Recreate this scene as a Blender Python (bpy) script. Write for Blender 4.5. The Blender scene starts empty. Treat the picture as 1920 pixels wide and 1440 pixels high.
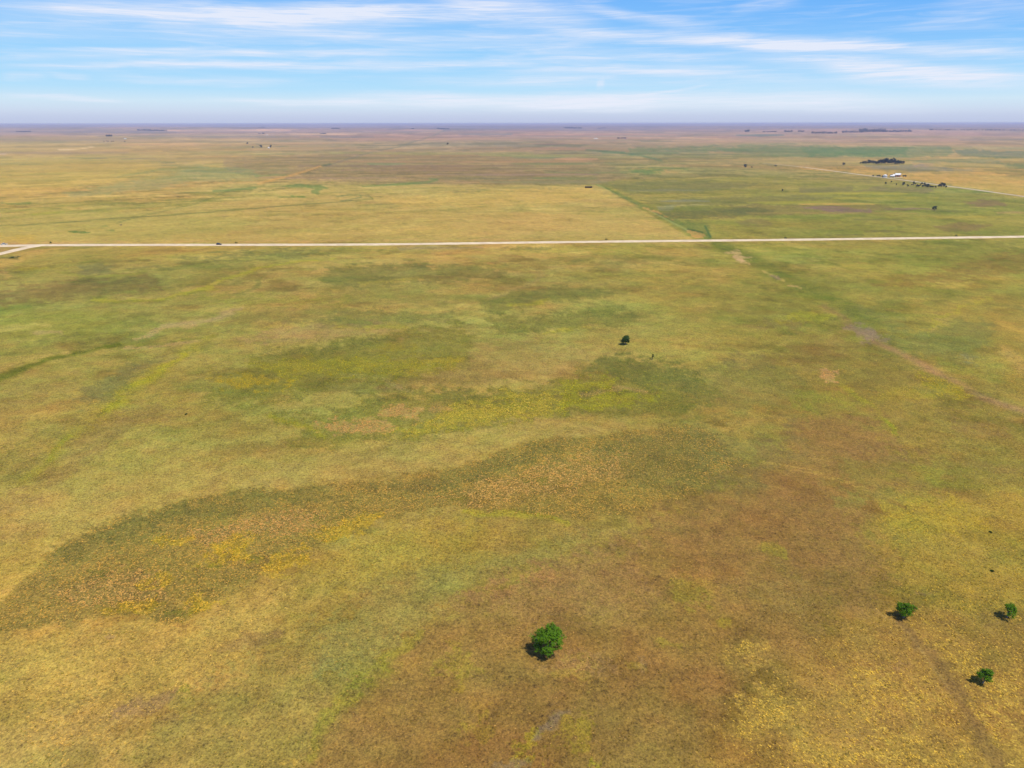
import bpy, bmesh, math, random
import numpy as np
from mathutils import Vector, Matrix

S = bpy.context.scene
COL = S.collection
# ------------------------------------------------------------------ camera
CAM_H = 110.0
FPX = 1280.0                      # 24 mm lens on a 36 mm wide sensor
PITCH = math.radians(20.93)
ROLL = math.radians(-0.06)
cam = bpy.data.cameras.new('camera'); camo = bpy.data.objects.new('camera', cam); COL.objects.link(camo)
cam.sensor_width = 36.0; cam.lens = 24.0; cam.clip_start = 1.0; cam.clip_end = 150000.0
camo.location = (0, 0, CAM_H)
camo.rotation_euler = (Matrix.Rotation(math.pi / 2 - PITCH, 4, 'X') @ Matrix.Rotation(ROLL, 4, 'Z')).to_euler()
S.camera = camo

# ------------------------------------------------------------------ sun, exposure
SUN_EL = math.radians(63.0)
SUN_DIR = Vector((0.86 * math.cos(SUN_EL), -0.51 * math.cos(SUN_EL), math.sin(SUN_EL))).normalized()
sl = bpy.data.lights.new('sun', 'SUN'); sl.energy = 4.5; sl.angle = math.radians(0.5); sl.color = (1.0, 0.95, 0.87)
so = bpy.data.objects.new('sun', sl); COL.objects.link(so)
so.rotation_euler = SUN_DIR.to_track_quat('Z', 'Y').to_euler(); so.location = (200, -100, 400)
S.view_settings.view_transform = 'Standard'; S.view_settings.look = 'None'
S.view_settings.exposure = 0.0; S.view_settings.gamma = 1.0
S.view_settings.use_curve_mapping = False
S.cycles.volume_bounces = 1
S.cycles.max_bounces = 6


def lin(c):
    """sRGB 0-255 -> linear"""
    o = []
    for v in c:
        v /= 255.0
        o.append(v / 12.92 if v <= 0.04045 else ((v + 0.055) / 1.055) ** 2.4)
    return o


# ------------------------------------------------------------------ node helper
class NT:
    def __init__(s, tree):
        s.t = tree; s.n = tree.nodes; s.l = tree.links
        s.n.clear()

    def new(s, typ, **kw):
        n = s.n.new(typ)
        for k, v in kw.items(): setattr(n, k, v)
        return n

    def put(s, sock, v):
        if hasattr(v, 'is_output') or isinstance(v, bpy.types.NodeSocket): s.l.new(v, sock)
        elif v is not None:
            if isinstance(v, (tuple, list)) and len(v) == 3 and sock.type == 'RGBA': v = tuple(v) + (1,)
            sock.default_value = v

    def math(s, op, a, b=None, c=None, clamp=False):
        n = s.new('ShaderNodeMath', operation=op, use_clamp=clamp)
        s.put(n.inputs[0], a)
        if b is not None: s.put(n.inputs[1], b)
        if c is not None: s.put(n.inputs[2], c)
        return n.outputs[0]

    def ss(s, v, a, b, lo=0.0, hi=1.0):
        n = s.new('ShaderNodeMapRange', interpolation_type='SMOOTHSTEP')
        s.put(n.inputs['Value'], v); n.inputs['From Min'].default_value = a; n.inputs['From Max'].default_value = b
        n.inputs['To Min'].default_value = lo; n.inputs['To Max'].default_value = hi
        return n.outputs[0]

    def mr(s, v, a, b, lo, hi):
        n = s.new('ShaderNodeMapRange')
        s.put(n.inputs['Value'], v)
        for k, x in (('From Min', a), ('From Max', b), ('To Min', lo), ('To Max', hi)): s.put(n.inputs[k], x)
        return n.outputs[0]

    def noise(s, vec, scale, detail=2.0, rough=0.5, dist=0.0):
        n = s.new('ShaderNodeTexNoise')
        s.put(n.inputs['Vector'], vec); n.inputs['Scale'].default_value = scale
        n.inputs['Detail'].default_value = detail; n.inputs['Roughness'].default_value = rough
        n.inputs['Distortion'].default_value = dist
        return n.outputs['Fac']

    def mix(s, f, a, b, mode='MIX'):
        n = s.new('ShaderNodeMix', data_type='RGBA', blend_type=mode)
        s.put(n.inputs[0], f); s.put(n.inputs[6], a); s.put(n.inputs[7], b)
        return n.outputs[2]

    def comb(s, x, y, z=0.0):
        n = s.new('ShaderNodeCombineXYZ'); s.put(n.inputs[0], x); s.put(n.inputs[1], y); s.put(n.inputs[2], z)
        return n.outputs[0]

    def ramp(s, f, stops):
        n = s.new('ShaderNodeValToRGB'); s.put(n.inputs[0], f)
        cr = n.color_ramp
        while len(cr.elements) < len(stops): cr.elements.new(0.5)
        for e, (p, c) in zip(cr.elements, stops): e.position = p; e.color = tuple(c) + (1,)
        return n.outputs[0]


# ------------------------------------------------------------------ world: sky texture + cirrus
R0 = Matrix.Rotation(math.pi / 2 - PITCH, 3, 'X') @ Matrix.Rotation(ROLL, 3, 'Z')


def ray(px, py):
    return (R0 @ Vector(((px - 960) / FPX, (720 - py) / FPX, -1))).normalized()


def azel(px, py):
    d = ray(px, py)
    return math.degrees(math.atan2(d.x, d.y)), math.degrees(math.asin(d.z))


world = bpy.data.worlds.new('World'); S.world = world; world.use_nodes = True
W = NT(world.node_tree)
sky = W.new('ShaderNodeTexSky', sky_type='NISHITA')
sky.sun_disc = False; sky.sun_elevation = SUN_EL; sky.sun_rotation = math.atan2(SUN_DIR.x, SUN_DIR.y)
sky.altitude = 900; sky.air_density = 1.0; sky.dust_density = 0.6; sky.ozone_density = 2.0
tc = W.new('ShaderNodeTexCoord')
sep = W.new('ShaderNodeSeparateXYZ'); W.l.new(tc.outputs['Generated'], sep.inputs[0])
el = W.math('MULTIPLY', W.math('ARCSINE', sep.outputs[2]), 57.29578)
az = W.math('MULTIPLY', W.math('ARCTAN2', sep.outputs[0], sep.outputs[1]), 57.29578)
uv = W.comb(W.math('MULTIPLY', az, 0.06), W.math('MULTIPLY', el, 0.45))
uv2 = W.comb(W.math('MULTIPLY', az, 0.10), W.math('MULTIPLY', el, 1.6))
uv3 = W.comb(W.math('MULTIPLY', az, 0.16), W.math('MULTIPLY', el, 4.5), 7.3)
n1 = W.noise(uv, 2.0, 5, 0.55, 0.4)
n2 = W.noise(uv2, 1.6, 6, 0.6, 0.8)
n3 = W.noise(uv3, 1.4, 5, 0.6, 0.6)
elw = W.math('ADD', el, W.math('MULTIPLY', W.math('SUBTRACT', n1, 0.5), 0.9))
# cirrus streaks: points along each streak, half thickness in degrees, strength
STREAKS = [
    ((-40, 8), (330, 24), (760, 22), 0.42, 0.85), ((300, 26), (600, 30), (1000, 8), 0.55, 0.55),
    ((240, 58), (420, 60), (700, 62), 0.55, 0.42), ((560, 66), (800, 74), (1120, 84), 0.42, 0.40),
    ((0, 104), (420, 98), (800, 102), 0.22, 0.62), ((120, 116), (600, 122), (1100, 112), 0.26, 0.60),
    ((0, 127), (200, 124), (520, 120), 0.14, 0.45), ((200, 146), (360, 152), (560, 154), 0.22, 0.42),
    ((0, 142), (40, 143), (90, 144), 0.14, 0.40), ((90, 141), (125, 144), (170, 146), 0.14, 0.40),
    ((0, 179), (90, 182), (230, 188), 0.12, 0.62), ((390, 186), (520, 190), (700, 192), 0.20, 0.62),
    ((640, 185), (900, 190), (1200, 196), 0.42, 0.85), ((1000, 196), (1350, 188), (1720, 200), 0.5, 0.80),
    ((830, 10), (1020, 30), (1130, 50), 0.9, 0.50), ((1090, 10), (1190, 32), (1330, 50), 0.26, 0.55),
    ((1060, 62), (1350, 76), (1650, 84), 0.38, 0.80), ((1400, 84), (1700, 90), (1960, 100), 0.36, 0.75),
    ((960, 134), (1120, 130), (1420, 134), 0.24, 0.68), ((1420, 112), (1600, 122), (1900, 140), 0.40, 0.80),
    ((1560, 134), (1760, 148), (1960, 152), 0.40, 0.75), ((960, 98), (1160, 104), (1420, 112), 0.34, 0.42),
    ((900, 160), (1300, 150), (1700, 166), 0.5, 0.30), ((1370, 22), (1440, 8), (1500, 0), 0.30, 0.32),
    ((1700, 48), (1790, 38), (1880, 18), 0.22, 0.22), ((1760, 14), (1860, 4), (1960, 20), 0.45, 0.26),
    ((1200, 180), (1260, 170), (1330, 158), 0.10, 0.35), ((740, 150), (960, 152), (1140, 146), 0.30, 0.30),
    ((-60, 60), (80, 52), (260, 66), 0.6, 0.25), ((1118, 160), (1126, 158), (1134, 156), 0.25, 0.35),
]
cloud = None
for a, b, c, th, st in STREAKS:
    (x0, y0), (x1, y1), (x2, y2) = azel(*a), azel(*b), azel(*c)
    q = np.polyfit([x0, x1, x2], [y0, y1, y2], 2)
    cen = W.math('MULTIPLY_ADD', W.math('MULTIPLY_ADD', az, float(q[0]), float(q[1])), az, float(q[2]))
    d = W.math('ABSOLUTE', W.math('SUBTRACT', elw, cen))
    m = W.ss(d, 0.0, th * 2.05, st, 0.0)
    wd = (x2 - x0) * 0.28
    m = W.math('MULTIPLY', m, W.ss(az, x0 - wd * .5, x0 + wd))
    m = W.math('MULTIPLY', m, W.ss(az, x2 - wd, x2 + wd * .5, 1.0, 0.0))
    cloud = m if cloud is None else W.math('ADD', cloud, m)
uv4 = W.comb(W.math('ADD', W.math('MULTIPLY', az, 0.22), W.math('MULTIPLY', el, 0.25)), W.math('SUBTRACT', W.math('MULTIPLY', el, 11.0), W.math('MULTIPLY', az, 0.35)), 2.1)
n4 = W.noise(uv4, 1.0, 5, 0.65, 0.5)
tex = W.math('ADD', W.math('ADD', W.math('MULTIPLY', n2, 0.65), W.math('MULTIPLY', n3, 0.6)), W.math('MULTIPLY', n4, 0.55))     # about .9 mean
cloud = W.math('MULTIPLY', cloud, W.ss(tex, 0.50, 1.25, 0.25, 1.25))
veil = W.math('MULTIPLY', W.ss(n2, 0.42, 0.75), W.ss(el, 1.5, 4.5, 0.0, 0.24))
cloud = W.math('MINIMUM', W.math('ADD', cloud, veil), 0.92)
KS = 1.0
skyc = W.ramp(W.math('DIVIDE', W.math('MAXIMUM', el, 0.0), 20.0), [
    (0.0, lin((190, 200, 228))), (0.035, lin((204, 217, 238))), (0.075, lin((208, 231, 247))), (0.12, lin((180, 224, 252))),
    (0.22, lin((160, 214, 254))), (0.32, lin((146, 203, 253))), (0.45, lin((116, 182, 251))), (1.0, lin((70, 140, 235)))])
# the air is bluer to the right of the view
skyc = W.mix(W.math('MULTIPLY', W.ss(az, -10, 30), W.ss(el, 2.0, 8.0, 0.0, 0.5)), skyc, tuple(lin((92, 170, 250))))
hz = W.ss(el, 0.0, 1.0, 1.0, 0.0)
base = W.mix(1.0, skyc, (1, 1, 1))
withcl = W.mix(cloud, skyc, tuple(lin((233, 238, 252))))
withcl = W.mix(W.math('MULTIPLY', hz, 0.65), withcl, tuple(lin((192, 202, 230))))
# high overhead the measured sky texture takes over
nish = W.mix(1.0, sky.outputs[0], (0.10, 0.10, 0.10), 'MULTIPLY')
allsky = W.mix(W.ss(el, 14.0, 32.0), withcl, nish)
bg = W.new('ShaderNodeBackground'); W.l.new(allsky, bg.inputs[0]); bg.inputs[1].default_value = 1.0
out = W.new('ShaderNodeOutputWorld'); W.l.new(bg.outputs[0], out.inputs[0])
world.cycles.sampling_method = 'MANUAL'; world.cycles.sample_map_resolution = 512


# ------------------------------------------------------------------ numpy noise
def _hash(ix, iy, seed):
    h = (ix * 374761393 + iy * 668265263 + seed * 1442695041) & 0xFFFFFFFF
    h = ((h ^ (h >> 13)) * 1274126177) & 0xFFFFFFFF
    h = ((h ^ (h >> 16)) * 2246822519) & 0xFFFFFFFF
    return ((h ^ (h >> 15)) & 0xFFFFFF) / float(0xFFFFFF)


def vnoise(x, y, seed):
    """gradient-free value noise, -1..1"""
    x = np.asarray(x, float); y = np.asarray(y, float)
    fx = np.floor(x); fy = np.floor(y); ix = fx.astype(np.int64) + 100000; iy = fy.astype(np.int64) + 100000
    tx = x - fx; ty = y - fy
    tx = tx * tx * tx * (tx * (tx * 6 - 15) + 10); ty = ty * ty * ty * (ty * (ty * 6 - 15) + 10)
    a = _hash(ix, iy, seed); b = _hash(ix + 1, iy, seed); c = _hash(ix, iy + 1, seed); d = _hash(ix + 1, iy + 1, seed)
    return 2 * ((a + (b - a) * tx) * (1 - ty) + (c + (d - c) * tx) * ty) - 1


def fbm(x, y, seed, octs=4, gain=0.5):
    v = 0; amp = 1.0; tot = 0
    for o in range(octs):
        ca, sa = math.cos(0.7 * o + seed), math.sin(0.7 * o + seed)
        v = v + amp * vnoise((x * ca - y * sa) * 2 ** o, (x * sa + y * ca) * 2 ** o, seed * 17 + o)
        tot += amp; amp *= gain
    return v / tot * 1.4


def sstep(a, b, v):
    t = np.clip((v - a) / (b - a), 0, 1); return t * t * (3 - 2 * t)


# ------------------------------------------------------------------ terrain height
def hgt(x, y):
    x = np.asarray(x, float); y = np.asarray(y, float)
    r = np.hypot(x, y)
    near = (1 - sstep(430, 600, r)) * 0.45 * fbm(x / 130, y / 130, 3, 3)
    mid = sstep(2600, 5200, r) * 7.0 * fbm(x / 1900, y / 1300, 5, 3)
    far = sstep(7000, 13000, r) * (14.0 + 22.0 * fbm(x / 7000, y / 4200, 8, 3))
    ridge = sstep(17000, 20000, r) * (1 - sstep(20500, 25000, r)) * (6 + 16 * fbm(x / 9000, y / 9000, 11, 3))
    end = sstep(26000, 38000, r) * 34
    return near + mid + far + ridge + end


def ground(px, py, it=3):
    """where the line of sight of a surveyed point meets the terrain"""
    d = ray(px, py); z = 0.0
    for _ in range(it):
        t = (z - CAM_H) / d.z; x, y = d.x * t, d.y * t; z = float(hgt(x, y))
    return x, y, z


def setcol(me, name, arr):
    at = me.attributes.new(name, 'FLOAT_COLOR', 'POINT')
    a = np.ones((len(me.vertices), 4), np.float32); a[:, :3] = arr
    at.data.foreach_set('color', a.ravel())


def setval(me, name, arr):
    at = me.attributes.new(name, 'FLOAT', 'POINT')
    at.data.foreach_set('value', np.asarray(arr, np.float32))


# ------------------------------------------------------------------ ground sheet (polar, finer where it is seen closer up)
vpx = np.concatenate([np.arange(232.6, 262, 1.0), np.arange(262, 480, 1.7), np.arange(480, 1500, 2.5)])
dep = PITCH + np.arctan((vpx - 720) / FPX)
rr = CAM_H / np.tan(dep)
rr = np.concatenate([[60000.0, 45000.0], rr, np.geomspace(rr[-1] * 0.97, 3, 22)])
azf = np.radians(np.linspace(-50, 50, 1080))
azc = np.radians(np.linspace(50, 310, 80)[1:-1])
aa = np.concatenate([azf, azc])
NR, NA = len(rr), len(aa)
RR, AA = np.meshgrid(rr, aa, indexing='ij')
GX = (RR * np.sin(AA)).ravel(); GY = (RR * np.cos(AA)).ravel()
GZ = hgt(GX, GY)
nv = NR * NA + 1
co = np.zeros((nv, 3)); co[:-1, 0] = GX; co[:-1, 1] = GY; co[:-1, 2] = GZ
co[-1, 2] = float(hgt(0.01, 0.01))
i = np.arange(NR - 1)[:, None]; j = np.arange(NA)[None, :]; j2 = (j + 1) % NA
quads = np.stack([i * NA + j, i * NA + j2, (i + 1) * NA + j2, (i + 1) * NA + j], -1).reshape(-1, 4)
jj = np.arange(NA); tris = np.stack([(NR - 1) * NA + jj, (NR - 1) * NA + (jj + 1) % NA, np.full(NA, nv - 1)], -1)
me = bpy.data.meshes.new('ground')
me.vertices.add(nv); me.vertices.foreach_set('co', co.ravel())
nl = quads.size + tris.size
me.loops.add(nl); me.loops.foreach_set('vertex_index', np.concatenate([quads.ravel(), tris.ravel()]).astype(np.int32))
npoly = len(quads) + len(tris)
me.polygons.add(npoly)
me.polygons.foreach_set('loop_start', np.concatenate([np.arange(len(quads)) * 4, quads.size + np.arange(len(tris)) * 3]).astype(np.int32))
me.polygons.foreach_set('use_smooth', np.ones(npoly, bool))
me.update(calc_edges=True); me.validate()
if me.polygons[0].normal.z < 0: me.flip_normals()

# vegetation survey: every vertex gets the plan coordinates (U, V) of the survey the patches were drawn in
X, Y = co[:, 0], co[:, 1]; Rr = np.maximum(np.hypot(X, Y), 0.5)
AZ = np.arctan2(X, Y); LR = np.log(Rr)
wa = 0.012 * fbm(AZ * 22, LR * 22, 21, 5, 0.62)
wl = 0.018 * fbm(AZ * 20 + 9, LR * 20 + 4, 22, 5, 0.62)
A2 = AZ + wa; R2 = np.exp(LR + wl)


def survey(a, r):
    x = r * np.sin(a); y = r * np.cos(a)
    cp, sp = math.cos(PITCH), math.sin(PITCH)
    depth = y * cp + CAM_H * sp
    ok = depth > 5
    dsafe = np.where(ok, depth, 5)
    ux = x / dsafe * FPX; uy = (CAM_H * cp - y * sp) / dsafe * FPX
    cr, sr = math.cos(ROLL), math.sin(ROLL)
    U = 960 + ux * cr - uy * sr
    V = 720 + ux * sr * 1.0 + uy * cr
    return np.where(ok, U, -9999), np.where(ok, V, 9999)


U0, V0 = survey(AZ, Rr)
U, V = survey(A2, R2)
U = np.where(Y > 0, U, 960 + X * 3); V = np.where(Y > 0, V, 1600 - Y * 2)
rag = fbm(AZ * 60, LR * 60, 31, 4, 0.6)            # ragged patch edges
rag2 = fbm(AZ * 170, LR * 170, 33, 4, 0.65)

# base tones by distance band (the farthest rows also carry a pink-mauve haze tint, turned into albedo at the end)
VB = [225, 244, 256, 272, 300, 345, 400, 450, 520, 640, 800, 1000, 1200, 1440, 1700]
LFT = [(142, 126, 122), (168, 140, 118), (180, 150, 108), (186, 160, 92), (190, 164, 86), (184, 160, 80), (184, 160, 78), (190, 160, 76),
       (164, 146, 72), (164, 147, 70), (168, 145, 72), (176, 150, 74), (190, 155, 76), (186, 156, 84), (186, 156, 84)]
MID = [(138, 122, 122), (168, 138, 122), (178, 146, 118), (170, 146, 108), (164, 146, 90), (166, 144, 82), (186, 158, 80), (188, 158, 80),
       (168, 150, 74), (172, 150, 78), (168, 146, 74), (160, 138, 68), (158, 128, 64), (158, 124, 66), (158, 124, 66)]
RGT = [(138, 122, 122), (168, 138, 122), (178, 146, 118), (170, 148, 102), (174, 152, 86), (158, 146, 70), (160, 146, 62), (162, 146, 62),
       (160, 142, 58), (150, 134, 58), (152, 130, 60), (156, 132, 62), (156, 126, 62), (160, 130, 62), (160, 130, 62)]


def band(cols):
    a = np.array(cols, float)
    return np.stack([np.interp(V, VB, a[:, k]) for k in range(3)], -1)


wl_ = 1 - sstep(150, 900, U); wr_ = sstep(1000, 1700, U)
C = band(MID); C = C * (1 - wl_[:, None]) + band(LFT) * wl_[:, None]; C = C * (1 - wr_[:, None]) + band(RGT) * wr_[:, None]
T = np.full(nv, 0.30)                                # tuft density
A = np.tile(np.array([[205., 175., 92.]]), (nv, 1))  # tuft colour
AM = np.zeros(nv)

# mottling that fades where a vertex step is coarser than the mottle
cell = np.maximum(Rr * Rr / CAM_H / FPX * 2.2, 0.3)
for wlen, ga, gv, sd in ((2600, 8, 5, 1), (900, 7, 6, 2), (300, 6, 6, 3), (110, 6, 6, 4), (38, 7, 6, 5), (13, 6, 6, 6), (5, 4, 5, 7)):
    f = 1 - sstep(0.3 * wlen, 1.0 * wlen, cell)
    a = fbm(X / wlen, Y / (wlen * 0.8), 40 + sd, 3) * f; b = fbm(X / wlen + 31, Y / wlen - 17, 60 + sd, 3) * f
    C[:, 0] += a * ga * 0.7 + b * gv; C[:, 1] += -a * ga * 0.4 + b * gv; C[:, 2] += b * gv * 0.8
# thin streaks of the far plain
sf = sstep(1100, 2600, Rr) * (1 - sstep(30000, 45000, Rr))
st = fbm(AZ * 9, LR * 46, 71, 4, 0.6); st2 = fbm(AZ * 6 + 3, LR * 34 + 5, 72, 4, 0.6)
st3 = fbm(AZ * 16, LR * 120, 73, 3, 0.7); st4 = fbm(AZ * 26 + 7, LR * 150, 74, 3, 0.7)
s34 = sstep(500, 1200, Rr) * (1 - sstep(20000, 40000, Rr))
C -= (s34 * sstep(0.12, 0.32, st3) * 20)[:, None] * np.array([1.2, 0.7, 0.8]); C += (s34 * sstep(0.2, 0.38, st4) * 17)[:, None] * np.array([1, 0.75, 0.6])
pa_ = fbm(X / 95 + 5, Y / 60, 81, 5, 0.62); pb_ = fbm(X / 70, Y / 45 + 9, 82, 5, 0.62); pc_ = fbm(X / 34, Y / 22 + 9, 83, 4, 0.62)
nr_ = 1 - sstep(900, 2000, Rr)
pd_ = fbm(X / 26 + 3, Y / 26, 84, 4, 0.65); pe_ = fbm(X / 40 - 8, Y / 30, 85, 4, 0.65)
md_ = sstep(300, 600, Rr) * (1 - sstep(1500, 2400, Rr))
C -= (md_ * sstep(0.22, 0.42, pd_) * 15)[:, None] * np.array([1.1, 0.8, 0.7]); C += (md_ * sstep(0.26, 0.42, pe_) * 13)[:, None] * np.array([1.0, 0.8, 0.8])
C -= (nr_ * sstep(0.18, 0.36, pa_) * 12)[:, None] * np.array([1.3, 0.7, 0.6]); C += (nr_ * sstep(0.2, 0.45, pb_) * 8)[:, None] * np.array([1.0, 0.78, 0.3])
C -= (nr_ * sstep(0.28, 0.5, pc_) * 15)[:, None] * np.array([1.0, 1.0, 0.6])
C += (sf * st * 9)[:, None] * np.array([1, 0.85, 0.6]) + (sf * st2 * 8)[:, None] * np.array([1.0, -0.1, -0.5])


def apply(m, col, tuft=None, acc=None):
    global C, T, A
    ix = np.nonzero(m > 0.004)[0]; mm = m[ix][:, None]
    if col is not None:
        # keep part of the local mottling
        loc = C[ix] - BASE[ix]
        col = np.array(col, float)
        if np.median(V0[ix]) > 452:
            col = col + (np.array([164., 144., 72.]) - col) * 0.12
            col[0] += 0.65 * max(0.0, col[1] + 10 - col[0]); br_ = max(0.0, col[0] - col[1] - 26); col[1] += 0.36 * br_; col[2] += 0.9 * br_
        else: col[0] += 0.35 * max(0.0, col[1] + 12 - col[0])
        C[ix] = C[ix] * (1 - mm) + (np.array(col, float) + loc * 0.5) * mm
    if tuft is not None: T[ix] = T[ix] * (1 - m[ix]) + tuft * m[ix]
    if acc is not None: A[ix] = A[ix] * (1 - mm) + np.array(acc, float) * mm


BASE = band(MID) * (1 - wl_[:, None]) + band(LFT) * wl_[:, None]; BASE = BASE * (1 - wr_[:, None]) + band(RGT) * wr_[:, None]


def seg_d(ux, vx, ax, ay, bx, by):
    dx, dy = bx - ax, by - ay
    t = np.clip(((ux - ax) * dx + (vx - ay) * dy) / (dx * dx + dy * dy + 1e-9), 0, 1)
    return np.hypot(ux - ax - t * dx, vx - ay - t * dy), t


def poly(pts, col, soft=8, op=0.85, tuft=None, acc=None, ragk=None, raw=False):
    """a patch of vegetation with a soft ragged edge; pts in survey coordinates"""
    if ragk is None:
        fr = max(q[1] for q in pts) < 452
        ragk = soft * (1.1 if fr else 1.9); soft = soft * (0.4 if fr else 0.7)
    if max(q[1] for q in pts) < 452: raw = True
    uu, vv = (U0, V0) if raw else (U, V)
    p = np.array(pts, float); pad = soft * 2 + ragk * 1.5
    ix = np.nonzero((uu > p[:, 0].min() - pad) & (uu < p[:, 0].max() + pad) & (vv > p[:, 1].min() - pad) & (vv < p[:, 1].max() + pad))[0]
    if not len(ix): return
    u, v = uu[ix], vv[ix]; inside = np.zeros(len(ix), bool); dmin = np.full(len(ix), 1e9)
    # distances are measured with the foreshortening of the survey taken out a little
    for k in range(len(p)):
        (ax, ay), (bx, by) = p[k], p[(k + 1) % len(p)]
        c = ((ay > v) != (by > v)) & (u < (bx - ax) * (v - ay) / (by - ay + 1e-9) + ax)
        inside ^= c
        d, _ = seg_d(u, v, ax, ay, bx, by); dmin = np.minimum(dmin, d)
    sd = np.where(inside, dmin, -dmin) + rag[ix] * ragk + rag2[ix] * ragk * 0.5
    m = np.zeros(nv); m[ix] = sstep(-soft, soft, sd) * op * np.clip(0.92 + 0.35 * rag2[ix] - 0.15 * rag[ix], 0, 1.05)
    apply(m, col, tuft, acc)


def blob(cx, cy, rx, ry, col, op=0.8, tilt=0, **kw):
    n = 14; pts = []
    ct, st_ = math.cos(math.radians(tilt)), math.sin(math.radians(tilt))
    for k in range(n):
        a = 2 * math.pi * k / n; e = 1 + 0.22 * math.sin(3 * a + cx) + 0.15 * math.sin(5 * a + cy)
        x, y = rx * e * math.cos(a), ry * e * math.sin(a)
        pts.append((cx + x * ct - y * st_, cy + x * st_ + y * ct))
    kw.setdefault('soft', min(rx, ry) * 0.55)
    poly(pts, col, op=op, **kw)


def stroke(pts, w, col, op=0.8, tuft=None, acc=None, raw=False, brk=0.0, soft=None):
    if max(q[1] for q in pts) < 452: raw = True; op = min(1, op * 1.15); brk = max(brk, 0.25)
    uu, vv = (U0, V0) if raw else (U, V)
    p = np.array(pts, float); ww = np.array(w if isinstance(w, (list, tuple)) else [w] * len(p), float); pad = ww.max() * 2.5 + 4
    ix = np.nonzero((uu > p[:, 0].min() - pad) & (uu < p[:, 0].max() + pad) & (vv > p[:, 1].min() - pad) & (vv < p[:, 1].max() + pad))[0]
    if not len(ix): return
    u, v = uu[ix], vv[ix]; best = np.full(len(ix), -1e9)
    for k in range(len(p) - 1):
        d, t = seg_d(u, v, *p[k], *p[k + 1]); hw = (ww[k] + (ww[k + 1] - ww[k]) * t) * 0.5
        best = np.maximum(best, 1 - (d + (0 if raw else rag[ix] * hw * .5)) / hw)
    s_ = 0.6 if soft is None else soft
    m = np.zeros(nv); m[ix] = sstep(-s_, s_, best) * op
    if brk: m[ix] *= np.clip(1 - brk + brk * 1.6 * (0.5 + fbm(AZ[ix] * 40, LR[ix] * 40, 91, 3)), 0, 1)
    apply(m, col, tuft, acc)




# ======== the far plain
GRN = (124, 124, 58); DGR = (110, 116, 54); LIME = (166, 164, 38); YEL = (190, 164, 46); BRN = (150, 118, 64); TAN = (182, 152, 92)
SALM = (214, 156, 104); GOLD = (222, 182, 66); STRAW = (190, 160, 82)
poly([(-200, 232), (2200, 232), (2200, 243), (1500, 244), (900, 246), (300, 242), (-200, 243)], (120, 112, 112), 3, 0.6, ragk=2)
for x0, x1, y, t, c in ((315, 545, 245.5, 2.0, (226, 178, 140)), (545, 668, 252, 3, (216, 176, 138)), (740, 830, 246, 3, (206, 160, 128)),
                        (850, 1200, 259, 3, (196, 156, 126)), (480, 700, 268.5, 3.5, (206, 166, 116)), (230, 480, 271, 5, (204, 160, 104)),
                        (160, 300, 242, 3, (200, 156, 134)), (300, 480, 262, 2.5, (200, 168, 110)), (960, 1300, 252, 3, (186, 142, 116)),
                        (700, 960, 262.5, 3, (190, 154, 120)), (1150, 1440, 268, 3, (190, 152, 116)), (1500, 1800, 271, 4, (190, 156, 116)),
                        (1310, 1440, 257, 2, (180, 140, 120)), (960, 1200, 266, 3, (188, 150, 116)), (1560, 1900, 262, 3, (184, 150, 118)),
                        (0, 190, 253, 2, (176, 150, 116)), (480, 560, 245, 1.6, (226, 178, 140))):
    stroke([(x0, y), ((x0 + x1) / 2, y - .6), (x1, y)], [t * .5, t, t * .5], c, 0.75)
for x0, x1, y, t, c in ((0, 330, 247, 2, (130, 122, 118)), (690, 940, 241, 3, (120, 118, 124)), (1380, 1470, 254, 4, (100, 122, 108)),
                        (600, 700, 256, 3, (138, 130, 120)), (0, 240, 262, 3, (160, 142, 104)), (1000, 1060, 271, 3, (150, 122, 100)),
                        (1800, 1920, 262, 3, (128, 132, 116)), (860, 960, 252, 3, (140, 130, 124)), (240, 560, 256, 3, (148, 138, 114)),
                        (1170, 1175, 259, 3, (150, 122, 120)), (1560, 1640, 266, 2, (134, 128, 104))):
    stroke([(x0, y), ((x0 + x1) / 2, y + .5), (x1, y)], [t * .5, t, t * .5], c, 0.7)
# field blocks between the horizon and the gravel road
poly([(-60, 268), (480, 272), (480, 300), (250, 320), (-60, 318)], (186, 158, 92), 4, 0.5)
poly([(-60, 300), (250, 302), (320, 318), (200, 345), (0, 372), (-60, 372)], (200, 170, 80), 8, 0.75)
poly([(420, 298), (700, 284), (1130, 300), (1200, 346), (700, 343), (540, 335), (420, 318)], (160, 136, 88), 6, 0.75)
for x0, x1, y, t, c in ((620, 1000, 287, 5, (164, 152, 84)), (900, 1100, 291, 5, (150, 152, 84)), (560, 760, 296, 3, (142, 130, 78)), (620, 1100, 303, 3, (176, 142, 92)),
                        (560, 1000, 311, 5, (148, 124, 84)), (640, 980, 319, 3, (162, 134, 92)), (700, 1080, 316, 3, (144, 122, 76)), (800, 1120, 327, 4, (158, 134, 100)),
                        (780, 1120, 334, 3, (138, 126, 78)), (900, 1180, 341, 5, (146, 138, 84)), (480, 760, 333, 4, (164, 138, 92)), (690, 760, 307, 4, (130, 148, 92)),
                        (960, 1110, 307, 3, (126, 140, 78)), (1020, 1230, 323, 3, (132, 140, 78)), (960, 1060, 295, 3, (120, 140, 88)), (1040, 1120, 298, 5, (194, 150, 104)),
                        (1000, 1120, 334, 5, (136, 140, 74)), (0, 80, 307, 2, (142, 140, 74)), (130, 200, 296, 3, (144, 138, 70)), (295, 330, 305, 2, (126, 124, 70)),
                        (0, 240, 286, 6, (170, 146, 100)), (180, 420, 297, 2, (162, 140, 96))):
    stroke([(x0, y), ((x0 + x1) / 2, y + .8), (x1, y)], [t * .5, t, t * .5], c, 0.85)
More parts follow.
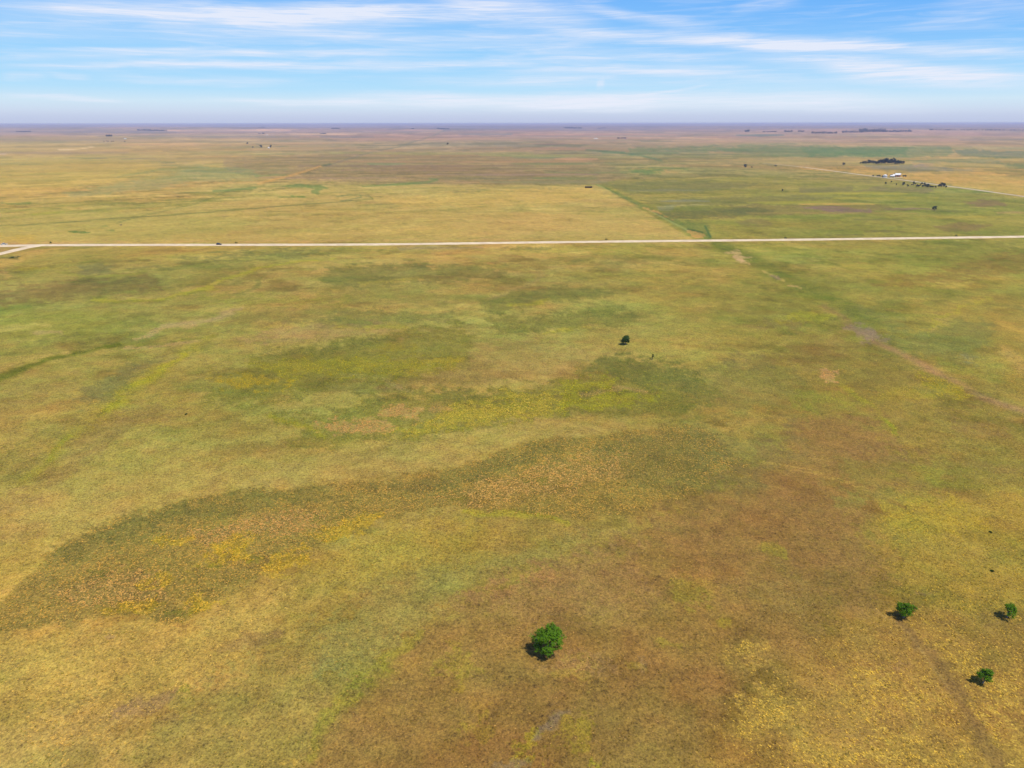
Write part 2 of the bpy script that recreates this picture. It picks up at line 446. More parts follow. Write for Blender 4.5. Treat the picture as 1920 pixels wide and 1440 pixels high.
# right side far
poly([(1180, 278), (1440, 274), (1780, 276), (1790, 288), (1760, 295), (1500, 294), (1350, 284), (1180, 292)], (112, 134, 78), 3, 0.75)
poly([(1500, 279), (1700, 279), (1700, 292), (1520, 293)], (100, 132, 72), 3, 0.6)
stroke([(1100, 281), (1150, 285), (1200, 291), (1240, 301)], 3, (104, 128, 76), 0.8)
stroke([(1130, 287), (1170, 286)], 4, (104, 132, 84), 0.7)
poly([(1790, 282), (1920, 284), (2050, 285), (2050, 298), (1860, 296), (1800, 292)], (100, 124, 88), 3, 0.75)
poly([(1700, 300), (1860, 298), (1880, 306), (1720, 306)], (112, 130, 84), 3, 0.6)
poly([(1870, 306), (2000, 308), (2000, 318), (1890, 316)], (104, 126, 74), 3, 0.7)
poly([(1620, 311), (1720, 309), (1830, 320), (1760, 323), (1640, 317)], (124, 130, 104), 3, 0.75)
poly([(1710, 306), (1750, 306), (1750, 312), (1715, 312)], (190, 150, 124), 2, 0.5)
poly([(1500, 314), (1640, 320), (1700, 326), (1840, 324), (1960, 334), (1960, 376), (1820, 352), (1640, 328), (1500, 316)], (210, 168, 88), 4, 0.85)
poly([(1760, 346), (1860, 345), (1960, 362), (1960, 372), (1840, 352)], (176, 156, 76), 4, 0.7)
poly([(1330, 296), (1500, 300), (1600, 308), (1500, 314), (1400, 304)], (186, 156, 94), 4, 0.6)
blob(1217, 322, 34, 4.5, (104, 134, 62), 0.85, soft=3); blob(1245, 322, 24, 2.5, (206, 160, 90), 0.7, soft=2); blob(1205, 315, 18, 2, (206, 168, 90), 0.7, soft=2)
stroke([(1190, 320), (1230, 314), (1290, 318)], 2, (120, 140, 72), 0.7)
poly([(1122, 346), (1160, 336), (1440, 330), (1640, 345), (1920, 378), (1960, 440), (1330, 449), (1300, 448)], (154, 144, 60), 1.2, 0.75, raw=True, ragk=1.0)
for pts, c in (([(1130, 344), (1250, 338), (1420, 344), (1400, 352), (1300, 360), (1180, 362)], (136, 130, 70)),
               ([(1200, 376), (1500, 366), (1560, 372), (1400, 384), (1250, 386)], (140, 130, 66)),
               ([(1230, 402), (1400, 384), (1640, 384), (1700, 394), (1400, 406), (1260, 412)], (142, 124, 64)),
               ([(1220, 398), (1290, 388), (1420, 390), (1400, 404), (1280, 410)], (134, 130, 60)),
               ([(1640, 350), (1760, 352), (1740, 362), (1600, 360)], (144, 128, 78)),
               ([(1500, 352), (1600, 350), (1600, 360), (1500, 366)], (140, 128, 72)),
               ([(1500, 388), (1560, 386), (1640, 396), (1580, 398)], (150, 122, 100)),
               ([(1800, 378), (1860, 374), (1900, 386), (1830, 388)], (146, 118, 76)),
               ([(1750, 424), (1800, 418), (1860, 422), (1820, 434), (1770, 434)], (144, 122, 66)),
               ([(1330, 396), (1420, 388), (1460, 396), (1400, 402)], (130, 124, 60))):
    poly(pts, c, 3, 0.9)
for x0, x1, y, t, c in ((1500, 1700, 363, 5, (178, 162, 58)), (1500, 1640, 383, 4, (206, 168, 84)), (1660, 1760, 392, 3, (150, 124, 96)), (1600, 1690, 412, 3, (124, 124, 60)),
                        (1270, 1330, 385, 2, (190, 172, 112)), (1240, 1330, 377, 4, (150, 146, 112)), (1750, 1820, 396, 4, (126, 124, 62)), (1870, 1930, 399, 4, (186, 152, 96)),
                        (1620, 1700, 434, 3, (130, 118, 60)), (1180, 1320, 357, 3, (150, 140, 100)), (1400, 1560, 380, 5, (170, 156, 60)), (1290, 1420, 418, 6, (150, 142, 60)),
                        (1560, 1760, 372, 5, (172, 156, 60)), (1760, 1920, 408, 5, (172, 154, 60)), (1400, 1720, 400, 4, (170, 146, 74)), (1550, 1640, 441, 2, (132, 122, 62))):
    stroke([(x0, y), ((x0 + x1) / 2, y - .8), (x1, y)], [t * .5, t, t * .5], c, 0.85)
# big straw field, centre and left
poly([(560, 350), (760, 346), (1122, 347), (1300, 449), (0, 458), (-60, 400), (300, 396)], (192, 165, 88), 1.2, 0.85, tuft=0.34, acc=(224, 190, 104), raw=True, ragk=1.0)
poly([(700, 372), (900, 360), (1100, 350), (1150, 370), (1000, 385), (760, 388)], (204, 166, 84), 6, 0.6, tuft=0.55, acc=(232, 194, 96))
poly([(820, 420), (1100, 396), (1230, 420), (1280, 446), (900, 448)], (196, 160, 88), 8, 0.5)
poly([(-60, 396), (250, 390), (500, 402), (400, 452), (-60, 458)], (186, 166, 80), 10, 0.5)
poly([(-60, 436), (90, 440), (60, 456), (-60, 458)], (204, 166, 70), 4, 0.7)
poly([(120, 362), (190, 348), (300, 332), (370, 312), (470, 316), (490, 334), (360, 342), (230, 362), (140, 372)], (156, 156, 92), 6, 0.7)
stroke([(220, 332), (300, 318), (480, 326)], 3, (136, 146, 84), 0.5); stroke([(320, 311), (480, 320), (540, 318)], 2, (140, 148, 84), 0.5)
blob(28, 382, 30, 1.8, (104, 132, 52), 0.8, soft=1.5); blob(150, 435, 20, 2.5, (84, 120, 40), 0.9, soft=2); blob(200, 425, 9, 1.6, (96, 126, 48), 0.8, soft=1.5)
blob(205, 432, 10, 1.4, (110, 124, 54), 0.7, soft=1.5)
stroke([(-20, 424), (90, 420), (180, 412), (262, 407), (400, 397), (520, 387), (640, 378), (700, 373), (690, 366), (640, 366)], [1.6, 1.8, 2, 2.4, 2, 2, 2, 2, 2, 2], (124, 126, 56), 0.8)
stroke([(218, 419), (240, 412), (262, 406), (310, 395), (360, 384), (400, 370), (430, 357)], 1.8, (126, 128, 58), 0.7)
stroke([(60, 404), (200, 394), (330, 380), (420, 376)], [3, 7, 7, 3], (154, 148, 66), 0.55); stroke([(60, 402), (120, 397)], 3, (170, 164, 52), 0.6)
stroke([(-20, 412), (60, 404)], 5, (158, 150, 64), 0.5)
stroke([(400, 358), (450, 355), (480, 352)], 4, (118, 136, 66), 0.8); stroke([(320, 361), (375, 360)], 1.6, (122, 130, 62), 0.8)
poly([(530, 350), (560, 345), (600, 348), (616, 352), (600, 358), (596, 364), (580, 362), (590, 354), (560, 352)], (98, 130, 56), 2, 0.8)
blob(552, 369, 22, 1.8, (100, 134, 48), 0.85, soft=1.5); stroke([(632, 369), (655, 365), (675, 366), (678, 370), (640, 377)], 2, (124, 132, 72), 0.8)
stroke([(680, 350), (740, 346), (800, 342), (820, 337), (805, 335)], [2, 4, 5, 4, 2], (106, 134, 64), 0.8)
stroke([(480, 330), (520, 328), (540, 330)], 3, (104, 138, 66), 0.7)
stroke([(484, 345), (520, 335), (560, 325), (604, 311)], [4, 4, 4, 3], (212, 164, 82), 0.8); stroke([(604, 311), (620, 308)], 3, (96, 116, 60), 0.8)
stroke([(575, 324), (600, 314)], 1.4, (110, 104, 50), 0.7)
stroke([(616, 310), (660, 296), (700, 284), (745, 276), (790, 262), (835, 246)], 1.8, (132, 128, 96), 0.75)
stroke([(110, 281), (150, 279), (175, 275)], 1.6, (232, 200, 148), 0.9); stroke([(-10, 289), (12, 288)], 1.6, (214, 186, 170), 0.6)
stroke([(560, 326), (1000, 324), (1100, 316)], 1.5, (130, 116, 66), 0.5)
# ditch and field boundary running down to the road
stroke([(1118, 346), (1145, 356), (1180, 374), (1220, 392), (1262, 415), (1300, 436), (1328, 446)], [3, 5, 6, 7, 9, 12, 14], (128, 134, 58), 0.85, raw=True, brk=.3)
stroke([(1120, 346), (1160, 366), (1200, 385), (1250, 412), (1290, 432)], [1.5, 2, 2, 2.5, 3], (184, 172, 108), 0.7, raw=True)
stroke([(1135, 352), (1180, 376), (1215, 392), (1262, 414)], 2, (104, 112, 48), 0.7, raw=True, brk=.4)
poly([(1258, 408), (1290, 414), (1330, 424), (1330, 446), (1296, 432)], (116, 126, 58), 4, 0.7)
stroke([(1322, 424), (1328, 436), (1332, 444)], 4, (92, 118, 60), 0.85); stroke([(1290, 430), (1318, 436)], 3, (84, 96, 50), 0.6)
poly([(1230, 386), (1270, 384), (1262, 394), (1236, 394)], (154, 148, 118), 2, 0.6)
for cx, cy, rx, ry in ((1214, 392, 12, 2), (1232, 398, 9, 2), (1252, 408, 11, 1.8), (1304, 439, 18, 5.0)): blob(cx, cy, rx, ry, (220, 164, 92), 0.9, tilt=18, soft=1.8)
poly([(1380, 416), (1410, 408), (1440, 412), (1450, 422), (1400, 424)], (140, 118, 76), 3, 0.5)
# ======== between the road and the camera
stroke([(-60, 455), (400, 454), (700, 452), (950, 450)], 3, (206, 150, 72), 0.75, brk=.5)
stroke([(90, 464), (400, 464), (800, 461), (1300, 456), (1920, 448)], 2.5, (186, 146, 66), 0.6, brk=.8)
stroke([(1900, 439), (1640, 446), (1320, 452)], 2, (150, 128, 60), 0.5, brk=.6)
poly([(-60, 463), (70, 462), (10, 474), (-60, 478)], (176, 136, 76), 2, 0.7)
stroke([(0, 496), (40, 478), (90, 469), (130, 466)], [16, 10, 6, 3], (206, 156, 66), 0.75)
stroke([(0, 483), (26, 484)], 4, (76, 100, 40), 0.8); blob(5, 510, 14, 5, (206, 150, 70), 0.7)
poly([(-60, 512), (150, 500), (155, 524), (60, 545), (-60, 548)], (184, 162, 80), 6, 0.5)
poly([(1320, 456), (1480, 452), (1440, 470), (1340, 470)], (140, 146, 52), 6, 0.6)
poly([(980, 462), (1240, 458), (1300, 462), (1150, 474), (960, 474)], (142, 144, 52), 5, 0.55)
stroke([(750, 466), (900, 463)], 5, (164, 140, 104), 0.6); stroke([(800, 474), (860, 474)], 4, (196, 142, 60), 0.6)
poly([(-40, 545), (80, 534), (170, 520), (260, 516), (312, 524), (300, 542), (190, 556), (60, 562), (-40, 566)], (138, 116, 60), 6, 0.85, tuft=.4)
poly([(140, 500), (170, 496), (210, 500), (206, 511), (150, 514)], (124, 128, 74), 4, 0.7); stroke([(100, 514), (180, 517), (260, 512)], 4, (128, 142, 50), 0.6)
poly([(320, 480), (400, 474), (500, 471), (600, 468), (620, 476), (520, 484), (380, 488)], (130, 124, 60), 5, 0.8)
stroke([(230, 502), (280, 500), (330, 506)], 4, (132, 124, 64), 0.6); stroke([(330, 504), (400, 502), (460, 500)], 3, (124, 134, 60), 0.5); blob(70, 503, 40, 3, (178, 160, 40), 0.55)
poly([(300, 520), (420, 508), (440, 520), (400, 534), (320, 536)], (160, 142, 62), 5, 0.5)
stroke([(180, 560), (240, 561), (305, 558), (345, 549), (383, 541), (405, 532), (418, 522), (450, 512), (500, 500), (560, 492), (640, 487)], [3, 4, 5, 6, 8, 9, 8, 6, 5, 4, 3], (178, 168, 46), 0.75, tuft=.5)
stroke([(180, 563), (305, 560), (345, 552), (375, 545)], 3, (108, 120, 46), 0.7); stroke([(340, 545), (400, 530), (416, 526)], 3, (206, 164, 80), 0.6, brk=.5)
stroke([(443, 552), (465, 548), (482, 538), (492, 525), (496, 518)], [3, 6, 6, 6, 4], (110, 122, 52), 0.75)
poly([(370, 555), (450, 551), (560, 556), (660, 556), (660, 568), (500, 568), (400, 565)], (136, 142, 52), 6, 0.6)
poly([(-40, 590), (60, 585), (150, 588), (250, 600), (230, 620), (150, 632), (40, 636), (-40, 632)], (144, 142, 54), 10, 0.7, tuft=.5, acc=(206, 190, 90))
stroke([(-20, 620), (40, 615), (100, 610)], [8, 8, 4], (200, 180, 100), 0.6, tuft=.8, acc=(238, 214, 130)); stroke([(60, 626), (110, 624)], 6, (182, 150, 100), 0.6, tuft=.7, acc=(232, 190, 150))
poly([(200, 610), (280, 588), (300, 600), (260, 618)], (126, 128, 58), 6, 0.6)
stroke([(260, 635), (320, 612), (380, 600), (420, 588), (460, 576)], [4, 7, 9, 10, 5], (180, 146, 98), 0.7, tuft=.8, acc=(234, 196, 146))
stroke([(-20, 716), (20, 698), (60, 682), (100, 670), (167, 656), (230, 648), (300, 643), (383, 633)], [12, 11, 9, 8, 6, 5, 5, 4], (112, 124, 42), 0.85, tuft=.35, acc=(150, 160, 50))
stroke([(-20, 698), (40, 676), (100, 661), (200, 652)], 6, (186, 160, 86), 0.5, tuft=.6, acc=(226, 196, 140)); stroke([(240, 652), (300, 646), (380, 638)], 7, (190, 152, 96), 0.6, tuft=.7, acc=(232, 180, 130))
poly([(140, 745), (170, 720), (220, 695), (280, 682), (310, 690), (270, 710), (230, 735), (190, 755), (150, 762)], (118, 120, 68), 10, 0.75, tuft=.3)
stroke([(393, 632), (372, 648), (340, 664), (310, 690), (267, 717), (240, 738), (217, 755), (195, 775), (160, 798), (127, 822), (83, 867), (40, 898)], [14, 16, 16, 20, 26, 30, 34, 30, 26, 26, 22, 16], (158, 148, 52), 0.6, tuft=.6, acc=(196, 186, 64), brk=.4, soft=.9)
stroke([(345, 662), (312, 687), (270, 715), (218, 752), (190, 775)], [6, 9, 12, 16, 10], (166, 160, 34), 0.6, tuft=.65, acc=(204, 200, 56), brk=.5, soft=.9)
stroke([(225, 745), (200, 765), (180, 780)], 7, (112, 116, 48), 0.5); stroke([(130, 815), (100, 845), (80, 865)], 6, (120, 140, 40), 0.6)
poly([(60, 820), (110, 800), (150, 795), (120, 825), (70, 850), (0, 880), (-40, 870)], (138, 130, 60), 12, 0.5)
poly([(130, 830), (170, 800), (240, 772), (300, 760), (320, 775), (240, 805), (190, 840), (110, 900), (60, 930), (90, 880)], (146, 120, 66), 12, 0.6)
poly([(60, 940), (0, 970), (-40, 960), (0, 920), (60, 900)], (160, 122, 66), 14, 0.5); blob(100, 815, 60, 8, (160, 142, 70), .4, tilt=-15)
poly([(0, 720), (120, 700), (150, 712), (100, 745), (0, 770)], (160, 138, 74), 14, 0.5)
poly([(60, 930), (200, 880), (380, 870), (560, 870), (600, 900), (430, 915), (260, 950), (120, 1000), (0, 1040), (-40, 1020)], (170, 150, 78), 18, 0.55)
# centre patches
poly([(605, 530), (620, 500), (680, 497), (780, 496), (860, 500), (950, 502), (955, 514), (880, 524), (800, 532), (720, 536), (640, 540)], (122, 124, 56), 5, 0.85, tuft=.35)
blob(795, 498, 28, 4, (108, 118, 56), 0.6); stroke([(680, 530), (790, 524)], 5, (176, 156, 60), 0.6)
poly([(895, 578), (900, 565), (950, 552), (1010, 543), (1070, 536), (1130, 541), (1160, 550), (1110, 563), (1030, 567), (970, 578), (930, 588)], (122, 124, 56), 5, 0.9, tuft=.35)
stroke([(950, 572), (1000, 570), (1030, 566)], 6, (176, 164, 44), 0.6, tuft=.6, acc=(208, 186, 60)); blob(1130, 551, 24, 5, (136, 122, 58), 0.5)
poly([(920, 595), (1000, 592), (1080, 583), (1150, 572), (1166, 578), (1140, 588), (1200, 586), (1205, 594), (1180, 606), (1100, 614), (1010, 622), (940, 628), (916, 612)], (120, 122, 54), 5, 0.9, tuft=.35)
stroke([(1020, 624), (1080, 615), (1100, 617)], 3, (186, 166, 56), 0.5)
stroke([(930, 560), (985, 537), (1010, 520), (1004, 506)], 4, (130, 128, 64), 0.45); stroke([(920, 560), (1000, 532), (1014, 514)], 6, (182, 152, 86), 0.5)
blob(1082, 488, 18, 3, (128, 128, 62), 0.6); blob(1170, 494, 50, 7, (136, 128, 62), 0.55); blob(1090, 522, 18, 5, (136, 134, 60), 0.6); blob(985, 466, 52, 4, (132, 122, 62), 0.6); blob(1280, 598, 36, 6, (130, 126, 62), 0.55)
poly([(590, 600), (650, 585), (780, 578), (800, 590), (860, 596), (870, 606), (760, 606), (640, 612), (560, 606), (490, 600)], (122, 124, 60), 6, 0.8)
poly([(430, 640), (520, 612), (640, 606), (740, 612), (730, 622), (640, 630), (540, 640)], (172, 138, 82), 7, 0.7)
poly([(400, 600), (480, 590), (560, 596), (500, 612), (420, 620)], (150, 130, 66), 8, 0.6)
poly([(480, 672), (560, 648), (660, 632), (760, 620), (870, 606), (885, 640), (870, 680), (800, 700), (720, 712), (650, 712), (600, 735), (560, 748), (440, 762), (370, 750), (380, 735), (440, 712)], (126, 122, 50), 9, 0.85, tuft=.45, acc=(176, 160, 60))
poly([(500, 672), (600, 648), (700, 634), (760, 632), (700, 650), (600, 665)], (114, 116, 54), 7, 0.7)
poly([(400, 708), (450, 700), (540, 712), (550, 724), (480, 728), (420, 722)], (188, 158, 44), 7, 0.75, tuft=.5, acc=(222, 180, 44))
poly([(470, 684), (560, 672), (640, 668), (760, 672), (860, 672), (850, 690), (740, 700), (650, 704), (540, 704)], (160, 148, 44), 8, 0.65, tuft=.6, acc=(206, 186, 50))
blob(830, 676, 40, 7, (188, 154, 60), 0.5); blob(740, 652, 40, 8, (170, 148, 50), 0.5); stroke([(640, 610), (760, 612)], 6, (172, 154, 52), 0.4)
poly([(720, 735), (760, 708), (880, 690), (900, 640), (1020, 640), (1150, 660), (1100, 680), (1060, 700), (980, 722), (860, 730)], (168, 138, 76), 10, 0.6)
poly([(480, 775), (540, 760), (600, 745), (640, 712), (720, 710), (740, 730), (660, 748), (640, 765)], (150, 136, 66), 8, 0.4)
blob(740, 722, 30, 5, (150, 116, 72), 0.4)
poly([(640, 770), (680, 738), (760, 732), (850, 734), (960, 728), (1060, 712), (1085, 690), (1130, 672), (1190, 668), (1260, 680), (1330, 706), (1350, 740), (1310, 768), (1210, 784), (1120, 778), (1050, 772), (960, 790), (900, 800), (830, 815), (760, 828), (660, 834), (560, 838), (545, 830), (580, 800), (510, 790), (500, 776)], (124, 122, 52), 8, 0.85, tuft=.45, acc=(180, 160, 60))
poly([(1090, 700), (1130, 672), (1190, 668), (1260, 682), (1310, 706), (1300, 745), (1230, 730), (1160, 706)], (110, 120, 58), 8, 0.7, tuft=.3)
poly([(700, 745), (850, 738), (940, 738), (880, 752), (760, 752), (660, 770)], (110, 116, 54), 6, 0.6)
poly([(770, 812), (830, 780), (880, 755), (980, 735), (1060, 745), (1060, 764), (980, 780), (880, 795), (800, 812), (700, 818)], (166, 152, 46), 10, 0.72, tuft=.85, acc=(230, 204, 90))
poly([(1060, 760), (1060, 735), (1060, 712), (1130, 710), (1150, 716), (1140, 730), (1090, 735), (1240, 735), (1230, 750), (1180, 760), (1110, 766)], (162, 156, 42), 10, 0.68, tuft=.6, acc=(206, 202, 50))
stroke([(1090, 738), (1160, 728), (1210, 732)], 6, (180, 140, 80), 0.65, tuft=.6, acc=(226, 180, 120)); blob(1102, 735, 14, 4, (112, 112, 64), 0.7)
poly([(705, 772), (730, 762), (790, 762), (800, 775), (760, 786), (720, 785)], (192, 148, 82), 6, 0.75, tuft=.85, acc=(228, 172, 114))
poly([(585, 800), (640, 790), (700, 785), (735, 800), (720, 815), (640, 812)], (190, 146, 80), 6, 0.78, tuft=.85, acc=(228, 172, 114))
stroke([(810, 768), (850, 764)], 12, (186, 146, 80), 0.6, tuft=.8, acc=(228, 172, 114)); stroke([(900, 800), (1000, 785)], 6, (110, 118, 56), 0.5)
stroke([(1080, 785), (1200, 790), (1300, 780)], 9, (180, 154, 76), 0.5, tuft=.4); stroke([(1120, 774), (1200, 778), (1300, 765)], 10, (124, 124, 54), 0.5)
stroke([(505, 780), (560, 795), (600, 820)], [5, 12, 8], (164, 156, 44), 0.6, tuft=.6)
poly([(640, 838), (860, 828), (1040, 800), (1180, 790), (1160, 806), (1000, 828), (860, 866), (740, 896), (560, 912), (440, 912), (500, 880)], (172, 150, 82), 10, 0.65, tuft=.2)
# the big dark speckled foreground patch
poly([(-40, 1165), (10, 1130), (60, 1080), (78, 1050), (85, 1028), (180, 980), (300, 945), (450, 922), (600, 912), (740, 898), (860, 868), (960, 838), (1060, 818), (1180, 806), (1290, 798), (1350, 822), (1365, 850), (1420, 866), (1340, 900), (1290, 940), (1180, 958), (1100, 972), (1020, 975), (960, 955), (870, 950), (800, 958), (700, 978), (620, 1005), (570, 1045), (480, 1080), (405, 1118), (370, 1140), (345, 1182), (280, 1162), (200, 1158), (60, 1192), (-40, 1178)],
     (128, 112, 52), 4.5, 0.92, tuft=.75, acc=(212, 172, 86), ragk=9)
poly([(90, 1025), (200, 980), (320, 948), (470, 926), (620, 918), (640, 935), (500, 950), (330, 985), (190, 1030), (110, 1060)], (118, 116, 56), 8, 0.6, tuft=.5, acc=(170, 156, 80))
poly([(700, 915), (800, 895), (900, 865), (1000, 840), (1080, 826), (1060, 850), (980, 870), (900, 900), (800, 930)], (118, 116, 60), 8, 0.6, tuft=.45)
poly([(1120, 820), (1300, 806), (1370, 850), (1320, 900), (1250, 930), (1150, 900), (1100, 860)], (122, 116, 58), 10, 0.5, tuft=.5, acc=(190, 166, 90))
poly([(100, 1130), (160, 1080), (260, 1060), (330, 1085), (300, 1130), (200, 1150)], (150, 122, 66), 10, 0.65, tuft=.9, acc=(226, 176, 104))
poly([(340, 1010), (460, 975), (600, 960), (640, 975), (520, 1005), (400, 1030)], (152, 124, 68), 8, 0.65, tuft=.9, acc=(228, 174, 108))
poly([(820, 930), (980, 880), (1080, 860), (1180, 850), (1150, 900), (1040, 920), (900, 945)], (142, 122, 62), 10, 0.6, tuft=.95, acc=(228, 180, 112))
for cx, cy, rx, ry, tl in ((300, 1095, 34, 12, -20), (372, 1132, 34, 12, -15), (420, 1045, 60, 12, -10), (530, 1055, 46, 18, -20), (650, 990, 60, 12, -15), (330, 1020, 40, 8, -8), (440, 1020, 40, 12, -20), (250, 1145, 60, 8, -8)):
    blob(cx, cy, rx, ry, (178, 150, 44), 0.8, tilt=tl, tuft=.8, acc=(232, 192, 64))
for cx, cy in ((610, 975), (180, 1080), (400, 1060), (330, 1150), (860, 935), (1010, 900), (470, 1048)): blob(cx, cy, 26, 6, (108, 122, 42), 0.5, tuft=.4)
stroke([(870, 958), (960, 962), (1040, 970), (1060, 985)], 12, (164, 160, 44), 0.6, tuft=.6)
# golden ground left of it and below
poly([(-40, 1190), (60, 1196), (200, 1168), (290, 1176), (350, 1190), (420, 1140), (500, 1090), (560, 1110), (480, 1200), (400, 1280), (300, 1340), (100, 1440), (-40, 1560)], (190, 158, 78), 18, 0.75, tuft=.55, acc=(230, 196, 104))
poly([(-40, 1040), (70, 1000), (78, 1050), (50, 1090), (0, 1130), (-40, 1150)], (188, 158, 70), 12, 0.7, tuft=.45)
poly([(-40, 1350), (120, 1330), (240, 1300), (260, 1350), (120, 1500), (-40, 1560)], (194, 158, 88), 20, 0.5, tuft=.6, acc=(222, 184, 96))
poly([(560, 1080), (640, 1020), (760, 990), (900, 985), (960, 1010), (860, 1060), (760, 1080), (640, 1110)], (176, 148, 60), 16, 0.6, tuft=.55, acc=(214, 178, 70))
poly([(600, 1180), (700, 1100), (820, 1060), (960, 1040), (1100, 990), (1180, 1000), (1080, 1040), (960, 1075), (880, 1100), (820, 1160), (700, 1240), (600, 1260)], (152, 138, 74), 16, 0.65, tuft=.3)
poly([(330, 1310), (480, 1230), (600, 1160), (700, 1170), (760, 1190), (700, 1260), (640, 1330), (580, 1440), (560, 1560), (240, 1560), (260, 1380)], (156, 138, 72), 22, 0.6, tuft=.45, acc=(200, 176, 84))
stroke([(580, 1420), (620, 1340), (670, 1280), (740, 1235), (790, 1190)], [20, 26, 30, 26, 16], (152, 146, 52), 0.6, tuft=.4)
stroke([(215, 1340), (260, 1320), (330, 1300)], [12, 26, 16], (156, 118, 76), 0.7); stroke([(420, 1220), (480, 1200), (520, 1185)], [16, 30, 14], (152, 116, 62), 0.7)
blob(345, 1292, 14, 10, (158, 146, 54), 0.7); blob(320, 1350, 28, 8, (150, 112, 60), 0.5); blob(210, 1202, 16, 6, (160, 118, 78), 0.6); blob(610, 1250, 30, 14, (146, 134, 76), .5)
# brown foreground
poly([(560, 1560), (590, 1400), (640, 1330), (680, 1285), (760, 1235), (800, 1190), (850, 1140), (900, 1095), (1000, 1075), (1080, 1030), (1190, 1000), (1230, 960), (1290, 925), (1390, 880), (1460, 820), (1490, 785), (1570, 765), (1660, 800), (1700, 880), (1640, 960), (1600, 985), (1660, 1030), (1670, 1090), (1640, 1150), (1560, 1170), (1480, 1240), (1400, 1290), (1340, 1350), (1300, 1440), (1280, 1560)],
     (150, 116, 58), 20, 0.86, tuft=.3, acc=(196, 156, 96))
poly([(1240, 990), (1330, 940), (1480, 880), (1600, 960), (1660, 1060), (1600, 1130), (1400, 1130), (1280, 1060)], (144, 110, 58), 26, 0.4)
poly([(880, 1120), (1060, 1060), (1200, 1030), (1220, 1120), (1080, 1160), (940, 1170)], (164, 120, 66), 22, 0.4); blob(1080, 1250, 60, 16, (176, 136, 84), 0.4, tuft=.5, acc=(216, 170, 124))
poly([(1240, 1090), (1290, 1070), (1340, 1100), (1330, 1140), (1270, 1130)], (150, 136, 52), 10, 0.75, tuft=.5, acc=(180, 170, 60)); blob(1312, 1080, 36, 18, (176, 124, 46), 0.65, tilt=25)
blob(1462, 1032, 32, 11, (152, 142, 50), 0.75, tilt=15); blob(1475, 1118, 40, 24, (160, 138, 72), 0.5, tuft=.4); blob(1358, 1172, 14, 6, (166, 148, 48), 0.6); blob(860, 1250, 30, 20, (160, 144, 50), 0.6, tuft=.4); blob(850, 1205, 16, 10, (156, 140, 50), 0.5)
blob(1080, 1260, 34, 14, (166, 148, 56), 0.55, tuft=.4); blob(985, 1405, 26, 26, (160, 144, 42), 0.75, tuft=.5, acc=(196, 184, 50)); blob(1085, 1365, 34, 26, (164, 144, 44), 0.6, tuft=.4)
stroke([(1000, 1390), (1020, 1365), (1040, 1350), (1060, 1345)], [14, 22, 22, 12], (138, 118, 96), 0.75); blob(900, 1330, 26, 14, (176, 132, 44), 0.55); blob(865, 1300, 10, 8, (186, 150, 44), 0.6); blob(890, 1370, 28, 22, (164, 142, 48), 0.5)
blob(825, 1400, 16, 10, (176, 132, 50), 0.5); blob(1030, 1298, 24, 9, (170, 120, 50), 0.55); blob(1208, 1245, 10, 16, (150, 126, 98), 0.5); blob(1195, 1250, 22, 9, (162, 146, 48), 0.4); blob(1245, 1208, 22, 8, (158, 146, 48), 0.5)
blob(540, 1425, 20, 4, (216, 160, 50), 0.6, tuft=.7); blob(1112, 1436, 18, 6, (170, 164, 40), 0.7); blob(962, 1435, 30, 8, (138, 120, 100), 0.6)
blob(1010, 1085, 30, 14, (176, 124, 52), 0.45); blob(925, 1100, 40, 22, (170, 122, 56), 0.4)
# right foreground, golden tufts
poly([(1320, 1560), (1350, 1370), (1400, 1300), (1490, 1245), (1570, 1180), (1680, 1170), (1760, 1120), (1960, 1090), (2100, 1200), (2100, 1560)], (162, 128, 60), 22, 0.7, tuft=.62, acc=(224, 190, 84))
for cx, cy, rx, ry, tl in ((1790, 1230, 60, 26, 30), (1660, 1300, 80, 40, 10), (1820, 1330, 60, 24, 15), (1440, 1340, 60, 30, -10), (1560, 1410, 90, 28, 0), (1700, 1420, 110, 24, 5), (1890, 1300, 40, 60, 10), (1880, 1410, 40, 30, 0), (1400, 1235, 40, 22, 30), (1660, 1370, 50, 20, 10), (1410, 1215, 18, 12, 0)):
    blob(cx, cy, rx, ry, (174, 142, 62), 0.55, tilt=tl, tuft=.85, acc=(234, 202, 84))
poly([(1620, 990), (1700, 930), (1800, 930), (1960, 900), (2100, 1000), (2100, 1130), (1880, 1150), (1740, 1130), (1680, 1100), (1660, 1040)], (166, 140, 58), 20, 0.7, tuft=.55, acc=(216, 186, 72))
poly([(1640, 960), (1720, 940), (1800, 950), (1850, 990), (1760, 1010), (1680, 1000)], (168, 146, 52), 14, 0.6, tuft=.6, acc=(214, 190, 70))
stroke([(1690, 1165), (1720, 1195), (1750, 1240), (1790, 1300), (1830, 1370), (1870, 1450), (1900, 1540)], [16, 22, 26, 24, 28, 34, 34], (136, 106, 58), 0.8, tuft=.05)
stroke([(1600, 1190), (1640, 1230), (1660, 1300)], [20, 40, 20], (150, 118, 58), 0.45); blob(1600, 1375, 50, 22, (152, 116, 60), 0.5); blob(1880, 1170, 50, 20, (154, 120, 62), 0.5, tuft=.3); blob(1730, 1107, 14, 6, (140, 108, 74), 0.7); blob(1690, 1255, 20, 9, (148, 110, 70), 0.5)
